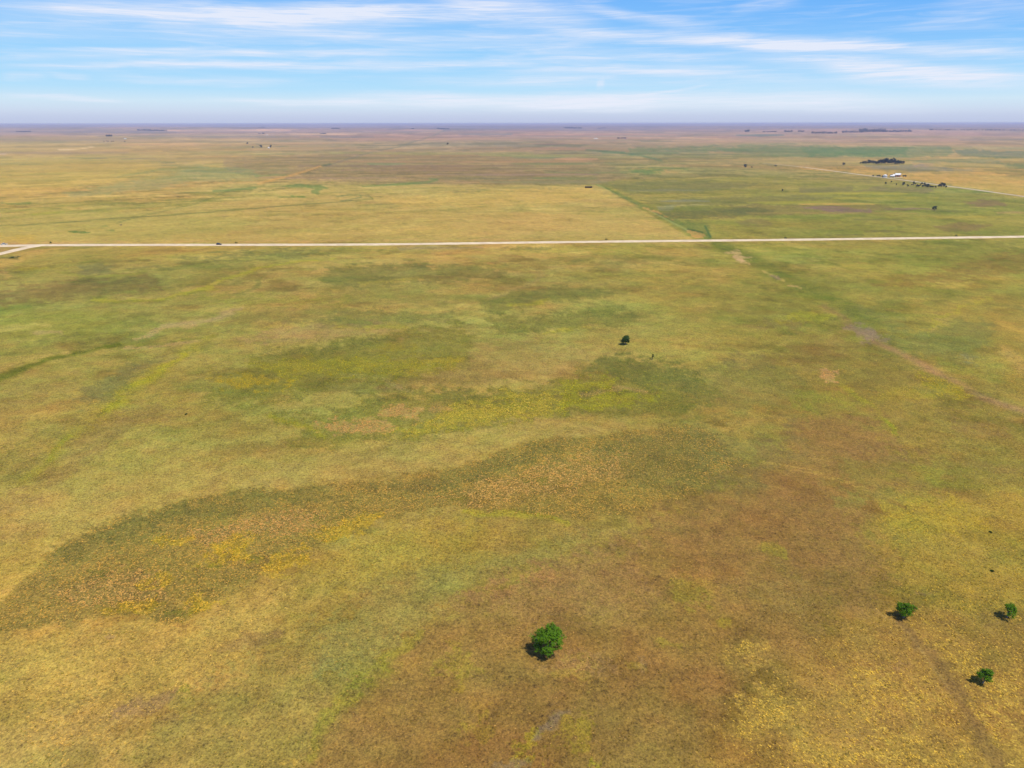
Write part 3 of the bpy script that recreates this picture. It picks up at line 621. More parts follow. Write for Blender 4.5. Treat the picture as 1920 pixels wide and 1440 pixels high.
# right, middle distance
stroke([(1340, 456), (1370, 468), (1410, 486), (1450, 508), (1490, 530), (1540, 548), (1600, 582), (1640, 600)], [14, 18, 20, 24, 26, 28, 28, 22], (102, 122, 40), 1.0, raw=True, brk=.2, soft=.8)
poly([(1366, 474), (1385, 472), (1408, 486), (1402, 492), (1376, 484)], (218, 164, 104), 3, 0.95); stroke([(1438, 508), (1456, 520), (1472, 526)], [4, 7, 4], (208, 172, 92), 0.8, tuft=.5); stroke([(1484, 537), (1506, 542)], 4, (216, 162, 90), 0.85); stroke([(1430, 470), (1390, 466)], 4, (196, 176, 80), 0.5)
blob(1453, 519, 10, 2.5, (130, 108, 96), 0.7)
poly([(1060, 510), (1340, 500), (1420, 520), (1560, 590), (1600, 640), (1500, 640), (1300, 650), (1240, 600), (1200, 560)], (168, 148, 68), 12, 0.45)
poly([(1480, 510), (1560, 500), (1620, 520), (1700, 560), (1680, 580), (1560, 560)], (158, 140, 66), 10, 0.4); poly([(1660, 460), (1840, 455), (1960, 452), (1960, 466), (1800, 470), (1680, 472)], (142, 132, 52), 5, 0.55)
poly([(1680, 480), (1760, 472), (1840, 476), (1800, 496), (1700, 496)], (148, 142, 54), 7, 0.6)
poly([(1640, 535), (1700, 522), (1760, 505), (1850, 485), (1960, 468), (1960, 500), (1860, 515), (1760, 532), (1690, 540)], (142, 116, 48), 7, 0.8, tuft=.3)
poly([(1660, 560), (1800, 540), (1960, 530), (1960, 590), (1860, 570), (1760, 570)], (138, 136, 58), 10, 0.5)
blob(1560, 548, 70, 6, (148, 140, 58), .5); blob(1615, 558, 60, 8, (164, 144, 60), .5)
poly([(1560, 575), (1600, 568), (1640, 580), (1690, 596), (1700, 620), (1640, 612), (1580, 590)], (122, 128, 62), 8, 0.7)
poly([(1660, 625), (1740, 618), (1800, 600), (1850, 605), (1850, 640), (1830, 670), (1800, 690), (1740, 668), (1680, 646)], (116, 126, 60), 9, 0.8, tuft=.25)
stroke([(1760, 672), (1790, 688), (1812, 698)], 12, (118, 134, 48), 0.6); blob(1824, 671, 12, 8, (126, 132, 92), 0.6)
stroke([(1730, 630), (1742, 612), (1758, 597), (1790, 584), (1830, 572), (1860, 560)], [6, 6, 6, 5, 5, 4], (166, 154, 50), 0.8); stroke([(1740, 622), (1752, 606), (1775, 598)], 5, (176, 150, 84), 0.5)
stroke([(1870, 600), (1900, 630), (1930, 700)], [30, 70, 80], (160, 130, 52), 0.6, tuft=.5, acc=(220, 176, 76)); stroke([(1880, 610), (1960, 640)], 20, (196, 160, 64), 0.5, tuft=.6); stroke([(1890, 660), (1920, 690)], 26, (196, 156, 84), 0.5, tuft=.6)
poly([(1590, 612), (1620, 610), (1645, 620), (1660, 632), (1640, 640), (1610, 632)], (154, 128, 110), 5, 0.9)
stroke([(1540, 572), (1570, 590), (1600, 612)], [8, 12, 10], (150, 118, 66), 0.6)
stroke([(1636, 640), (1690, 662), (1740, 690), (1800, 722), (1850, 748), (1920, 770), (1990, 800)], [8, 11, 13, 13, 12, 11, 11], (166, 124, 74), 0.95, raw=True, brk=.3, soft=.9)
poly([(1395, 610), (1420, 598), (1470, 600), (1530, 604), (1500, 615), (1440, 616)], (138, 118, 62), 4, 0.75); poly([(1440, 604), (1500, 586), (1560, 588), (1556, 600), (1500, 606)], (166, 156, 42), 5, 0.75, tuft=.4)
poly([(1460, 660), (1500, 640), (1580, 624), (1640, 640), (1600, 660), (1540, 690), (1480, 690)], (142, 120, 60), 12, 0.65)
poly([(1340, 676), (1400, 666), (1470, 672), (1450, 690), (1360, 692)], (142, 118, 66), 8, 0.6)
poly([(1280, 700), (1360, 680), (1470, 690), (1520, 720), (1540, 770), (1480, 780), (1400, 770), (1300, 760)], (124, 122, 58), 12, 0.65)
poly([(1560, 690), (1640, 650), (1720, 670), (1740, 700), (1660, 740), (1600, 740)], (126, 122, 54), 12, 0.6); poly([(1480, 740), (1560, 735), (1620, 750), (1560, 780), (1490, 775)], (132, 142, 48), 10, 0.65)
poly([(1541, 692), (1566, 694), (1568, 716), (1546, 712)], (196, 144, 82), 5, 0.75, tuft=.85, acc=(236, 166, 104))
stroke([(1575, 722), (1600, 736), (1630, 758), (1655, 780), (1672, 800), (1682, 815)], [8, 10, 10, 9, 9, 7], (158, 156, 42), 0.6, tuft=.6, acc=(200, 192, 60), brk=.5, soft=.9); stroke([(1660, 786), (1680, 812)], 6, (104, 142, 36), 0.6)
poly([(1720, 720), (1730, 704), (1780, 712), (1820, 740), (1800, 756), (1760, 738)], (160, 148, 40), 8, 0.75, tuft=.7, acc=(206, 182, 50)); blob(1690, 742, 50, 10, (166, 150, 46), 0.6, tuft=.6)
poly([(1720, 706), (1800, 700), (1780, 722), (1740, 722)], (124, 116, 48), 6, 0.5); poly([(1620, 760), (1760, 760), (1880, 780), (1860, 830), (1700, 820)], (160, 134, 64), 16, 0.5)
poly([(1440, 800), (1500, 775), (1560, 770), (1660, 800), (1680, 850), (1600, 870), (1500, 850)], (144, 116, 60), 22, 0.45)
poly([(1280, 810), (1380, 820), (1480, 810), (1500, 850), (1420, 900), (1320, 920)], (126, 118, 64), 16, 0.5)
poly([(1580, 870), (1700, 850), (1780, 880), (1760, 930), (1660, 950), (1560, 910)], (140, 134, 58), 18, 0.6); blob(1750, 882, 20, 20, (138, 146, 54), 0.5); blob(1590, 945, 30, 12, (128, 136, 60), 0.6)
for cx, cy, rx, ry in ((1700, 900, 40, 10), (1830, 800, 44, 12), (1740, 860, 50, 8), (1640, 845, 70, 12), (1850, 870, 50, 9), (1720, 845, 40, 7)): blob(cx, cy, rx, ry, (146, 112, 58), 0.5, tilt=10)
poly([(1400, 700), (1300, 690), (1290, 760), (1420, 900), (1300, 960), (1200, 870)], (132, 124, 60), 30, 0.25)
# two-track trails
stroke([(-10, 704), (30, 692), (100, 668), (170, 655), (230, 648)], [9, 8, 6, 4, 3], (96, 116, 34), 0.9, brk=.2)
for off in (0, 4):
    stroke([(1430, 864 + off), (1470, 872 + off), (1520, 882 + off), (1580, 900 + off), (1620, 914 + off), (1680, 934 + off), (1730, 950 + off)], 2.4, (190, 160, 72), 0.6, raw=True, brk=.4)
    stroke([(716, 708 + off), (735, 718 + off), (752, 727 + off), (775, 733 + off)], 1.8, (190, 160, 100), 0.6, raw=True)
    stroke([(1640, 1140 + off), (1700, 1180 + off), (1780, 1290 + off)], 2.6, (176, 146, 84), 0.4, raw=True, brk=.6)
stroke([(1600, 880), (1800, 905), (1960, 930)], 14, (150, 140, 56), 0.3)

# ---- picture tone -> albedo
KR, KG, KB = 1.31, 1.385, 1.55


def albedo(c, kk=(KR, KG, KB)):
    c = np.clip(c, 4, 250) / 255.0
    l = np.where(c <= 0.04045, c / 12.92, ((c + 0.055) / 1.055) ** 2.4)
    return np.clip(l / np.array(kk), 0.004, 0.75)


setcol(me, 'soil_cover', albedo(C)); setcol(me, 'tuft_colour', albedo(A)); setval(me, 'tuft_density', np.clip(T, 0, 1))
go = bpy.data.objects.new('ground', me); COL.objects.link(go)
go['kind'] = 'structure'

gm = bpy.data.materials.new('prairie'); gm.use_nodes = True
G = NT(gm.node_tree)
pos = G.new('ShaderNodeTexCoord').outputs['Object']
at = lambda n: G.new('ShaderNodeAttribute', attribute_name=n)
bc = at('soil_cover').outputs['Color']; tcol = at('tuft_colour').outputs['Color']; td = at('tuft_density').outputs['Fac']
nf = G.noise(pos, 2.5, 3, 0.75, 0.4); nm = G.noise(pos, 1.15, 3, 0.7, 0.6); nb = G.noise(pos, 0.12, 3, 0.55)
ntf = G.noise(pos, 1.3, 3, 0.65, 1.3); nd = G.noise(pos, 1.25, 2, 0.6, 0.8)
nq = G.noise(pos, 0.17, 4, 0.7, 0.8)
var = G.math('ADD', G.math('ADD', G.math('MULTIPLY', nf, 0.75), G.math('MULTIPLY', nm, 0.55)), G.math('MULTIPLY', nq, 0.35))     # mean .82
fac = G.math('MAXIMUM', G.mr(var, 0.55, 1.09, 0.12, 1.90), 0.2)
c1 = G.mix(1.0, bc, G.comb(fac, fac, G.math('POWER', fac, 0.8)), 'MULTIPLY')
hue = G.ss(nb, 0.38, 0.62); c1 = G.mix(G.math('MULTIPLY', hue, 0.22), c1, G.mix(1.0, c1, (0.80, 1.04, 0.85), 'MULTIPLY'))
thr = G.mr(td, 0.0, 1.0, 0.72, 0.50)
tm = G.math('DIVIDE', G.math('SUBTRACT', ntf, thr), 0.05, clamp=True)
tm = G.math('MULTIPLY', tm, G.mr(td, 0.0, 0.8, 0.25, 0.85))
tvar = G.mr(nf, 0.3, 0.7, 0.75, 1.3)
c2 = G.mix(tm, c1, G.mix(1.0, tcol, G.comb(tvar, tvar, tvar), 'MULTIPLY'))
dk = G.math('MULTIPLY', G.math('DIVIDE', G.math('SUBTRACT', nd, 0.56), 0.07, clamp=True), G.mr(td, 0.2, 0.8, 0.25, 0.7))  # dark specks in the gaps: green-brown cover plus painted-in tuft shade
dk = G.math('MULTIPLY', dk, G.math('SUBTRACT', 1.0, tm))
c3 = G.mix(dk, c2, G.mix(1.0, c1, (0.66, 0.76, 0.6), 'MULTIPLY'))
hsum = G.math('ADD', G.math('MULTIPLY', nf, 0.5), G.math('MULTIPLY', tm, 0.45))
bmp = G.new('ShaderNodeBump'); bmp.inputs['Strength'].default_value = 0.5; bmp.inputs['Distance'].default_value = 0.14; G.put(bmp.inputs['Height'], hsum)
pb = G.new('ShaderNodeBsdfPrincipled'); G.put(pb.inputs['Base Color'], c3); pb.inputs['Roughness'].default_value = 0.95
pb.inputs['Specular IOR Level'].default_value = 0.1
G.l.new(bmp.outputs[0], pb.inputs['Normal'])
G.l.new(pb.outputs[0], G.new('ShaderNodeOutputMaterial').inputs[0])
me.materials.append(gm)


# ------------------------------------------------------------------ real grass tufts standing on the near ground (ground cover, uncountable)
rs = np.random.RandomState(4)
NTRY = 620000
ta = np.radians(rs.uniform(-44, 44, NTRY)); tr = np.sqrt(rs.uniform(72 ** 2, 430 ** 2, NTRY))
irow = np.clip(np.interp(np.log(tr), np.log(rr[::-1]), np.arange(NR)[::-1]).round().astype(int), 0, NR - 1)
icol = np.clip(np.interp(ta, azf, np.arange(len(azf))).round().astype(int), 0, len(azf) - 1)
ti = irow * NA + icol
qx, qy = tr * np.sin(ta), tr * np.cos(ta)
ridge = np.exp(-(vnoise(qx / 1.9, qy / 1.9, 77) / 0.22) ** 2); ridge2 = np.exp(-(vnoise(qx / 4.3, qy / 4.3, 78) / 0.3) ** 2)
dens = np.clip(0.08 + 1.2 * (T[ti] - 0.10), 0.01, 1.0) * (0.22 + 0.9 * np.maximum(ridge, 0.7 * ridge2))
keep = rs.uniform(0, 1, NTRY) < dens * (1 - 0.5 * sstep(250, 430, tr))
ta, tr, ti = ta[keep], tr[keep], ti[keep]; nt = len(ta)
tx, ty = tr * np.sin(ta), tr * np.cos(ta); tz = hgt(tx, ty)
Tt = T[ti]; Ca = albedo(C[ti]); Aa = albedo(A[ti])
pick = rs.uniform(0, 1, nt); pa = 0.15 + 0.72 * sstep(0.25, 0.7, Tt)
tcolr = np.where((pick < pa)[:, None], Aa * rs.uniform(0.85, 1.3, (nt, 1)), np.where((pick < pa + (1 - pa) * 0.45)[:, None], Ca * np.array([0.66, 0.80, 0.55]) * rs.uniform(0.8, 1.15, (nt, 1)), Ca * rs.uniform(0.9, 1.35, (nt, 1))))
NB = 6
sz = (0.07 + 0.15 * rs.beta(1.6, 3.2, nt)) * (0.85 + 0.8 * Tt) * (1 + 0.25 * sstep(150, 400, tr))
tv = np.zeros((nt, NB, 4, 3))
for k in range(NB):
    an = rs.uniform(0, 2 * np.pi, nt) if k == 0 else an + 2 * np.pi / NB + rs.uniform(-.3, .3, nt)
    dx, dy = np.cos(an), np.sin(an); wx, wy = -dy, dx
    hgtk = sz * rs.uniform(0.35, 0.85, nt); outk = sz * rs.uniform(0.7, 1.4, nt)
    for q, (o_, w_, h_) in enumerate(((0.0, 0.05, 0.0), (0.45, 0.34, 0.75), (1.0, 0.05, 1.0), (0.45, -0.34, 0.75))):
        tv[:, k, q, 0] = tx + dx * outk * o_ + wx * sz * w_
        tv[:, k, q, 1] = ty + dy * outk * o_ + wy * sz * w_
        tv[:, k, q, 2] = tz - 0.02 + hgtk * h_
tm_ = bpy.data.meshes.new('grass_tufts'); nvt = nt * NB * 4
tm_.vertices.add(nvt); tm_.vertices.foreach_set('co', tv.ravel())
tm_.loops.add(nvt); tm_.loops.foreach_set('vertex_index', np.arange(nvt, dtype=np.int32))
tm_.polygons.add(nt * NB); tm_.polygons.foreach_set('loop_start', (np.arange(nt * NB) * 4).astype(np.int32))
tm_.update(calc_edges=True)
setcol(tm_, 'blade_colour', np.repeat(tcolr, NB * 4, axis=0))
tgo = bpy.data.objects.new('grass_tufts', tm_); COL.objects.link(tgo); tgo['kind'] = 'stuff'
tgo['label'] = 'golden and green grass tufts covering the near prairie'; tgo['category'] = 'grass'
tmat = bpy.data.materials.new('grass_blades'); tmat.use_nodes = True; Tn = NT(tmat.node_tree)
tp = Tn.new('ShaderNodeBsdfDiffuse'); Tn.l.new(Tn.new('ShaderNodeAttribute', attribute_name='blade_colour').outputs['Color'], tp.inputs[0])
ttr = Tn.new('ShaderNodeBsdfTranslucent'); Tn.l.new(tp.inputs[0].links[0].from_socket, ttr.inputs[0])
tmx = Tn.new('ShaderNodeMixShader'); tmx.inputs[0].default_value = 0.15; Tn.l.new(tp.outputs[0], tmx.inputs[1]); Tn.l.new(ttr.outputs[0], tmx.inputs[2])
upn = Tn.comb(0.25, -0.15, 0.95); Tn.l.new(upn, tp.inputs['Normal'])
Tn.l.new(tmx.outputs[0], Tn.new('ShaderNodeOutputMaterial').inputs[0]); tm_.materials.append(tmat)
print('tufts', nt)


# ------------------------------------------------------------------ materials
def mat(name, col, rough=0.7, metal=0.0, var=0.0, scale=1.0, col2=None, spec=0.3, transl=0.0):
    m = bpy.data.materials.new(name); m.use_nodes = True; n = NT(m.node_tree)
    p = n.new('ShaderNodeBsdfPrincipled'); p.inputs['Roughness'].default_value = rough; p.inputs['Metallic'].default_value = metal
    p.inputs['Specular IOR Level'].default_value = spec
    if var or col2:
        f = n.noise(n.new('ShaderNodeTexCoord').outputs['Object'], scale, 4, 0.6)
        c2 = col2 if col2 else tuple(v * (1 - var) for v in col)
        n.put(p.inputs['Base Color'], n.mix(n.ss(f, 0.35, 0.65), tuple(col), tuple(c2)))
    else: n.put(p.inputs['Base Color'], tuple(col))
    o = n.new('ShaderNodeOutputMaterial')
    if transl:
        t = n.new('ShaderNodeBsdfTranslucent'); n.put(t.inputs[0], tuple(min(1, v * 1.5) for v in col))
        mx = n.new('ShaderNodeMixShader'); mx.inputs[0].default_value = transl
        n.l.new(p.outputs[0], mx.inputs[1]); n.l.new(t.outputs[0], mx.inputs[2]); n.l.new(mx.outputs[0], o.inputs[0])
    else: n.l.new(p.outputs[0], o.inputs[0])
    return m


M_gravel = mat('pale_gravel', (0.70, 0.56, 0.38), 0.95, col2=(0.56, 0.43, 0.29), scale=0.12)
M_gravel2 = mat('dull_gravel', (0.52, 0.42, 0.29), 0.95, col2=(0.42, 0.33, 0.22), scale=0.05)
M_bark = mat('bark', (0.26, 0.22, 0.17), 0.9, var=0.45, scale=3)
M_leaf = mat('leaf_green', (0.13, 0.26, 0.010), 0.8, col2=(0.075, 0.165, 0.008), scale=1.2, transl=0.12, spec=0.08)
M_leaf_dk = mat('leaf_dark_green', (0.055, 0.10, 0.020), 0.8, col2=(0.032, 0.064, 0.016), scale=0.9, transl=0.1, spec=0.08)
M_leaf_far = mat('leaf_green_hazed', (0.040, 0.075, 0.060), 0.8, col2=(0.026, 0.052, 0.044), scale=0.25, spec=0.08)  # leaf green with the blue of distance haze mixed into the colour
M_white = mat('white_painted_metal', (0.78, 0.77, 0.75), 0.5, var=0.12, scale=0.6)
M_galv = mat('galvanised_steel', (0.60, 0.63, 0.66), 0.4, metal=0.35, var=0.15, scale=0.8)
M_roofw = mat('white_sheet_roof', (0.80, 0.78, 0.80), 0.45, var=0.1, scale=0.4)
M_redwall = mat('faded_red_wall', (0.34, 0.12, 0.10), 0.8, var=0.2, scale=0.6)
M_darkin = mat('opening_shade', (0.03, 0.03, 0.035), 0.8)  # near-black colour stands in for shade inside doorways and the truck bed
M_greyroof = mat('grey_sheet_roof', (0.22, 0.24, 0.30), 0.45, var=0.2, scale=0.6)
M_wood = mat('weathered_wood', (0.10, 0.08, 0.065), 0.9, var=0.4, scale=1.5)
M_glass = mat('window_glass', (0.02, 0.03, 0.045), 0.08, spec=0.8)
M_carD = mat('black_car_paint', (0.020, 0.020, 0.030), 0.22, spec=0.7)
M_carW = mat('white_car_paint', (0.74, 0.76, 0.80), 0.25, spec=0.6)
M_tyre = mat('tyre_rubber', (0.02, 0.02, 0.02), 0.9)
M_rim = mat('wheel_rim', (0.45, 0.45, 0.47), 0.35, metal=0.8)
M_lampR = mat('red_lamp_glass', (0.35, 0.02, 0.02), 0.2)
M_lampW = mat('clear_lamp_glass', (0.75, 0.75, 0.72), 0.15)
M_cow = mat('black_hide', (0.018, 0.015, 0.014), 0.7)


def mesh_obj(name, verts, faces, m, parent=None, loc=None, smooth=False):
    d = bpy.data.meshes.new(name); d.from_pydata([tuple(v) for v in verts], [], faces); d.update()
    d.materials.append(m)
    if smooth: d.polygons.foreach_set('use_smooth', np.ones(len(d.polygons), bool))
    o = bpy.data.objects.new(name, d); COL.objects.link(o)
    if parent: o.parent = parent
    if loc is not None: o.location = loc
    return o


def tag(o, label=None, cat=None, group=None, kind=None):
    if label: o['label'] = label
    if cat: o['category'] = cat
    if group: o['group'] = group
    if kind: o['kind'] = kind
    return o


def empty(name, loc, rz=0):
    o = bpy.data.objects.new(name, None); COL.objects.link(o); o.location = loc; o.rotation_euler = (0, 0, rz); o.empty_display_size = 0.5
    return o


# ------------------------------------------------------------------ roads
def road(name, pts, width, lift, m, step=12.0):
    P = [Vector(ground(*p)[:2]) for p in pts]
    # Catmull-Rom through the surveyed points
    Q = []
    E = [P[0] * 2 - P[1]] + P + [P[-1] * 2 - P[-2]]
    for k in range(1, len(E) - 2):
        n = max(2, int((E[k + 1] - E[k]).length / step))
        for s in range(n):
            t = s / n
            Q.append(0.5 * ((2 * E[k]) + (-E[k - 1] + E[k + 1]) * t + (2 * E[k - 1] - 5 * E[k] + 4 * E[k + 1] - E[k + 2]) * t * t + (-E[k - 1] + 3 * E[k] - 3 * E[k + 1] + E[k + 2]) * t ** 3))
    Q.append(P[-1])
    w = width / 2
    prof = [(-w - 1.6, -0.5), (-w, lift * 0.75), (-w * 0.3, lift), (w * 0.3, lift), (w, lift * 0.75), (w + 1.6, -0.5)]
    vs, fs = [], []
    for k, q in enumerate(Q):
        tn = (Q[min(k + 1, len(Q) - 1)] - Q[max(k - 1, 0)]).normalized(); nn = Vector((-tn.y, tn.x)); z = float(hgt(q.x, q.y))
        wob = 1 + 0.05 * math.sin(k * 0.9) + 0.04 * math.sin(k * 2.3)
        for a, h in prof: vs.append((q.x + nn.x * a * wob, q.y + nn.y * a * wob, z + h))
        if k:
            b = (k - 1) * 6
            for c in range(5): fs.append((b + c, b + c + 1, b + c + 7, b + c + 6))
    o = mesh_obj(name, vs, fs, m)
    if o.data.polygons[2].normal.z < 0: o.data.flip_normals()
    return tag(o, kind='structure')


road('road', [(-420, 464), (-200, 463.5), (20, 461), (80, 459.8), (250, 459.3), (420, 459.2), (620, 458.8), (780, 457.6), (950, 455.3), (1200, 452.4), (1450, 450), (1700, 446.8), (1920, 443.8), (2300, 438)], 10.5, 0.30, M_gravel)
road('side_road', [(-330, 560), (-150, 510), (-60, 489), (0, 476), (22, 470.8), (48, 464.6), (72, 461)], 9.0, 0.34, M_gravel)
road('country_road', [(2250, 420), (2080, 392), (1920, 368.7), (1840, 357.5), (1780, 349.5), (1700, 338.5), (1620, 328.5), (1560, 320.5), (1510, 314)], 7.5, 0.5, M_gravel2, 25)
road('farm_lane', [(1510, 314), (1470, 309.5), (1430, 306.5)], 3.5, 0.35, M_gravel2, 30)


# ------------------------------------------------------------------ trees
def tube(verts, faces, p0, p1, r0, r1, n=6):
    p0, p1 = Vector(p0), Vector(p1); ax = (p1 - p0).normalized()
    u = ax.orthogonal().normalized(); v = ax.cross(u); b = len(verts)
    for p, r in ((p0, r0), (p1, r1)):
        for k in range(n):
            a = 2 * math.pi * k / n; verts.append(tuple(p + (u * math.cos(a) + v * math.sin(a)) * r))
    for k in range(n): faces.append((b + k, b + (k + 1) % n, b + n + (k + 1) % n, b + n + k))


def tree_meshes(H, Wd, seed, nclump, nleaf, leaf, trunk_frac=0.25, flat=1.0, ml=M_leaf, lop=0.3, limbs=9, csr=(0.14, 0.34), lobe=(0.16, 0.27)):
    rng = random.Random(seed)
    tv, tf = [], []
    r0 = 0.035 * H + 0.03
    th = H * trunk_frac
    base = Vector((0, 0, -0.4)); top = Vector((rng.uniform(-.05, .05) * H, rng.uniform(-.05, .05) * H, th))
    tube(tv, tf, base, Vector((0, 0, 0.12 * H)), r0 * 1.5, r0, 8); tube(tv, tf, Vector((0, 0, 0.12 * H)), top, r0, r0 * 0.8, 8)
    # uneven crown: a handful of lobes hung on limbs
    cz = th + (H - th) * 0.5; hz_ = (H - th) * 0.5
    lobes = []
    for k in range(limbs):
        a = 2 * math.pi * (k + rng.uniform(-.35, .35)) / limbs * 2.4
        e = rng.uniform(-0.75, 0.95); rad = math.sqrt(max(0.05, 1 - e * e)) * rng.uniform(0.45, 0.78)
        c = Vector((math.cos(a) * rad * Wd / 2, math.sin(a) * rad * Wd / 2, cz + e * hz_ * 0.72))
        s = Wd * rng.uniform(*lobe)
        if rng.random() < lop * 0.3: continue
        lobes.append((c, s))
    lobes.append((Vector((0, 0, cz)), Wd * 0.27)); lobes.append((Vector((rng.uniform(-.1, .1) * Wd, rng.uniform(-.1, .1) * Wd, H - Wd * 0.16)), Wd * 0.17))
    for c, s in lobes:
        st_ = top if c.z > th else Vector((0, 0, th * 0.8)); mid_ = st_.lerp(c, 0.5) + Vector((rng.uniform(-1, 1), rng.uniform(-1, 1), rng.uniform(-.3, 1))) * 0.05 * H
        tube(tv, tf, st_, mid_, r0 * 0.55, r0 * 0.34, 5); tube(tv, tf, mid_, c, r0 * 0.34, r0 * 0.12, 5)
        for q in range(3):
            d = Vector((rng.gauss(0, 1), rng.gauss(0, 1), rng.gauss(0.3, 1))).normalized() * s
            tube(tv, tf, c, c + d, r0 * 0.12, r0 * 0.04, 4)
    lv, lf = [], []
    for q in range(nclump):
        c, s = rng.choice(lobes)
        d = Vector((rng.gauss(0, 1), rng.gauss(0, 1), rng.gauss(0, 1))).normalized()
        cc = c + Vector((d.x, d.y, d.z * 0.8 * flat)) * s * (rng.random() ** 0.35) * rng.uniform(0.8, 1.25)
        cs = s * rng.uniform(*csr)
        if cc.z < th * 0.35: cc.z = th * 0.35 + rng.random() * 0.2
        for w in range(nleaf):
            p = cc + Vector((rng.gauss(0, cs), rng.gauss(0, cs), rng.gauss(0, cs * 0.7)))
            n = (p - Vector((0, 0, cz - H * .2))).normalized() * 0.9 + Vector((rng.gauss(0, .7), rng.gauss(0, .7), rng.gauss(0.5, .7))); n.normalize()
            u = n.orthogonal().normalized(); u.rotate(Matrix.Rotation(rng.uniform(0, 6.28), 3, n)); v = n.cross(u)
            L = leaf * rng.uniform(0.6, 1.3); b = len(lv)
            lv += [p - u * L * .5, p + v * L * .32 + n * L * .08, p + u * L * .5, p - v * L * .32 + n * L * .08]
            lf.append((b, b + 1, b + 2, b + 3))
    return (tv, tf), (lv, lf), ml


def add_tree(name, px, py, H, Wd, seed, label, cat='tree', group=None, crown_ml=M_leaf, loc=None, rz=0.0, **kw):
    x, y, z = loc if loc else ground(px, py)
    o = empty(name, (x, y, z), rz)
    (tv, tf), (lv, lf), ml = tree_meshes(H, Wd, seed, ml=crown_ml, **kw)
    mesh_obj('trunk', tv, tf, M_bark, o); mesh_obj('crown', lv, lf, ml, o)
    return tag(o, label, cat, group)


LONE = dict(nclump=560, nleaf=34, leaf=0.24, csr=(0.10, 0.20), lobe=(0.11, 0.19))
add_tree('broadleaf_tree', 1027, 1222, 6.6, 8.0, 11, 'large bright green broadleaf tree, biggest of all, alone on the brown foreground grass', group=None, trunk_frac=0.08, limbs=26, lop=0.4, **LONE)
SM = dict(nclump=300, nleaf=26, leaf=0.2, csr=(0.12, 0.22), lobe=(0.14, 0.22))
add_tree('broadleaf_tree', 1694, 1158, 4.3, 4.4, 23, 'small round bright green tree at the top of the brown trail, right foreground', group='small green trees in the right foreground', trunk_frac=0.22, limbs=10, lop=.5, **SM)
add_tree('broadleaf_tree', 1888, 1158, 3.5, 4.3, 31, 'sparse green tree with visible pale limbs at the right edge', group='small green trees in the right foreground', trunk_frac=0.3, limbs=10, lop=.6, nclump=200, nleaf=24, leaf=0.2, csr=(0.12, 0.22), lobe=(0.13, 0.2))
add_tree('broadleaf_tree', 1843, 1281, 3.6, 3.3, 37, 'small bright green tree lowest in the right corner among golden tufts', group='small green trees in the right foreground', trunk_frac=0.2, limbs=9, lop=.5, nclump=260, nleaf=26, leaf=0.2, csr=(0.12, 0.22), lobe=(0.14, 0.22))
add_tree('broadleaf_tree', 1173, 646, 4.6, 4.7, 41, 'round dark green tree alone in mid field below the gravel road', crown_ml=M_leaf_dk, trunk_frac=0.2, limbs=11, lop=.3, nclump=300, nleaf=20, leaf=0.42)
add_tree('sapling', 1223.5, 674, 2.9, 1.4, 43, 'tiny thin sapling on bare brown grass near the round dark tree', crown_ml=M_leaf_dk, trunk_frac=0.3, limbs=4, nclump=60, nleaf=14, leaf=0.25)


def bush(px, py, H, Wd, seed, label, group=None, m=M_leaf_dk, n=60, leaf=0.22, name='shrub'):
    x, y, z = ground(px, py); rng = random.Random(seed)
    o = empty(name, (x, y, z))
    lv, lf = [], []; tv, tf = [], []
    for q in range(n):
        a = rng.uniform(0, 6.28); r = math.sqrt(rng.random()) * Wd / 2; e = rng.random()
        cc = Vector((math.cos(a) * r, math.sin(a) * r, e * H * math.sqrt(max(0.05, 1 - (2 * r / Wd) ** 2)) * 0.9 + 0.05))
        if q % 6 == 0: tube(tv, tf, (0, 0, -0.1), cc, 0.03 * H, 0.01 * H, 4)
        for w in range(9):
            p = cc + Vector((rng.gauss(0, Wd * .07), rng.gauss(0, Wd * .07), rng.gauss(0, H * .06)))
            nn = Vector((rng.gauss(0, 1), rng.gauss(0, 1), rng.gauss(.6, 1))).normalized(); u = nn.orthogonal().normalized(); v = nn.cross(u); b = len(lv)
            L = leaf * rng.uniform(.6, 1.3); lv += [p - u * L * .5, p + v * L * .35, p + u * L * .5, p - v * L * .35]; lf.append((b, b + 1, b + 2, b + 3))
    mesh_obj('stems', tv, tf, M_bark, o); mesh_obj('foliage', lv, lf, m, o)
    return tag(o, label, 'shrub', group)


bush(349, 777, 0.5, 0.9, 51, 'single dark low shrub on open grass, left of centre')
bush(1857, 998, 0.3, 0.7, 52, 'dark low shrub in golden grass at right, the upper of two')
bush(1860, 1071, 0.3, 0.8, 53, 'dark low shrub in golden grass at right, the lower of two')
bush(95, 456, 2.0, 2.2, 54, 'small roadside bush beyond the road just right of the junction')
bush(443, 456, 1.8, 2.6, 55, 'small roadside bush just right of the black car')
bush(1137, 449.2, 1.0, 2.6, 56, 'low dark bush beyond the road at centre right')
bush(1473, 447, 2.0, 2.6, 57, 'low roadside bush beyond the road, right of the ditch')
bush(1793, 442.5, 2.0, 2.6, 58, 'low roadside bush beyond the road, near the right edge')
bush(227, 422.5, 1.2, 2.4, 59, 'reddish dark low bush in the straw field at left', m=M_bark)
bush(30, 482.5, 1.4, 7.0, 60, 'dark green bush below the side road at the left edge', n=90)
bush(22, 484.5, 1.2, 5.0, 61, 'lower dark green bush in front of another below the side road', n=70)


ORD = 'first second third fourth fifth sixth seventh eighth ninth tenth eleventh twelfth thirteenth fourteenth fifteenth sixteenth seventeenth eighteenth nineteenth twentieth'.split() + ['twenty-first', 'twenty-second', 'twenty-third', 'twenty-fourth']


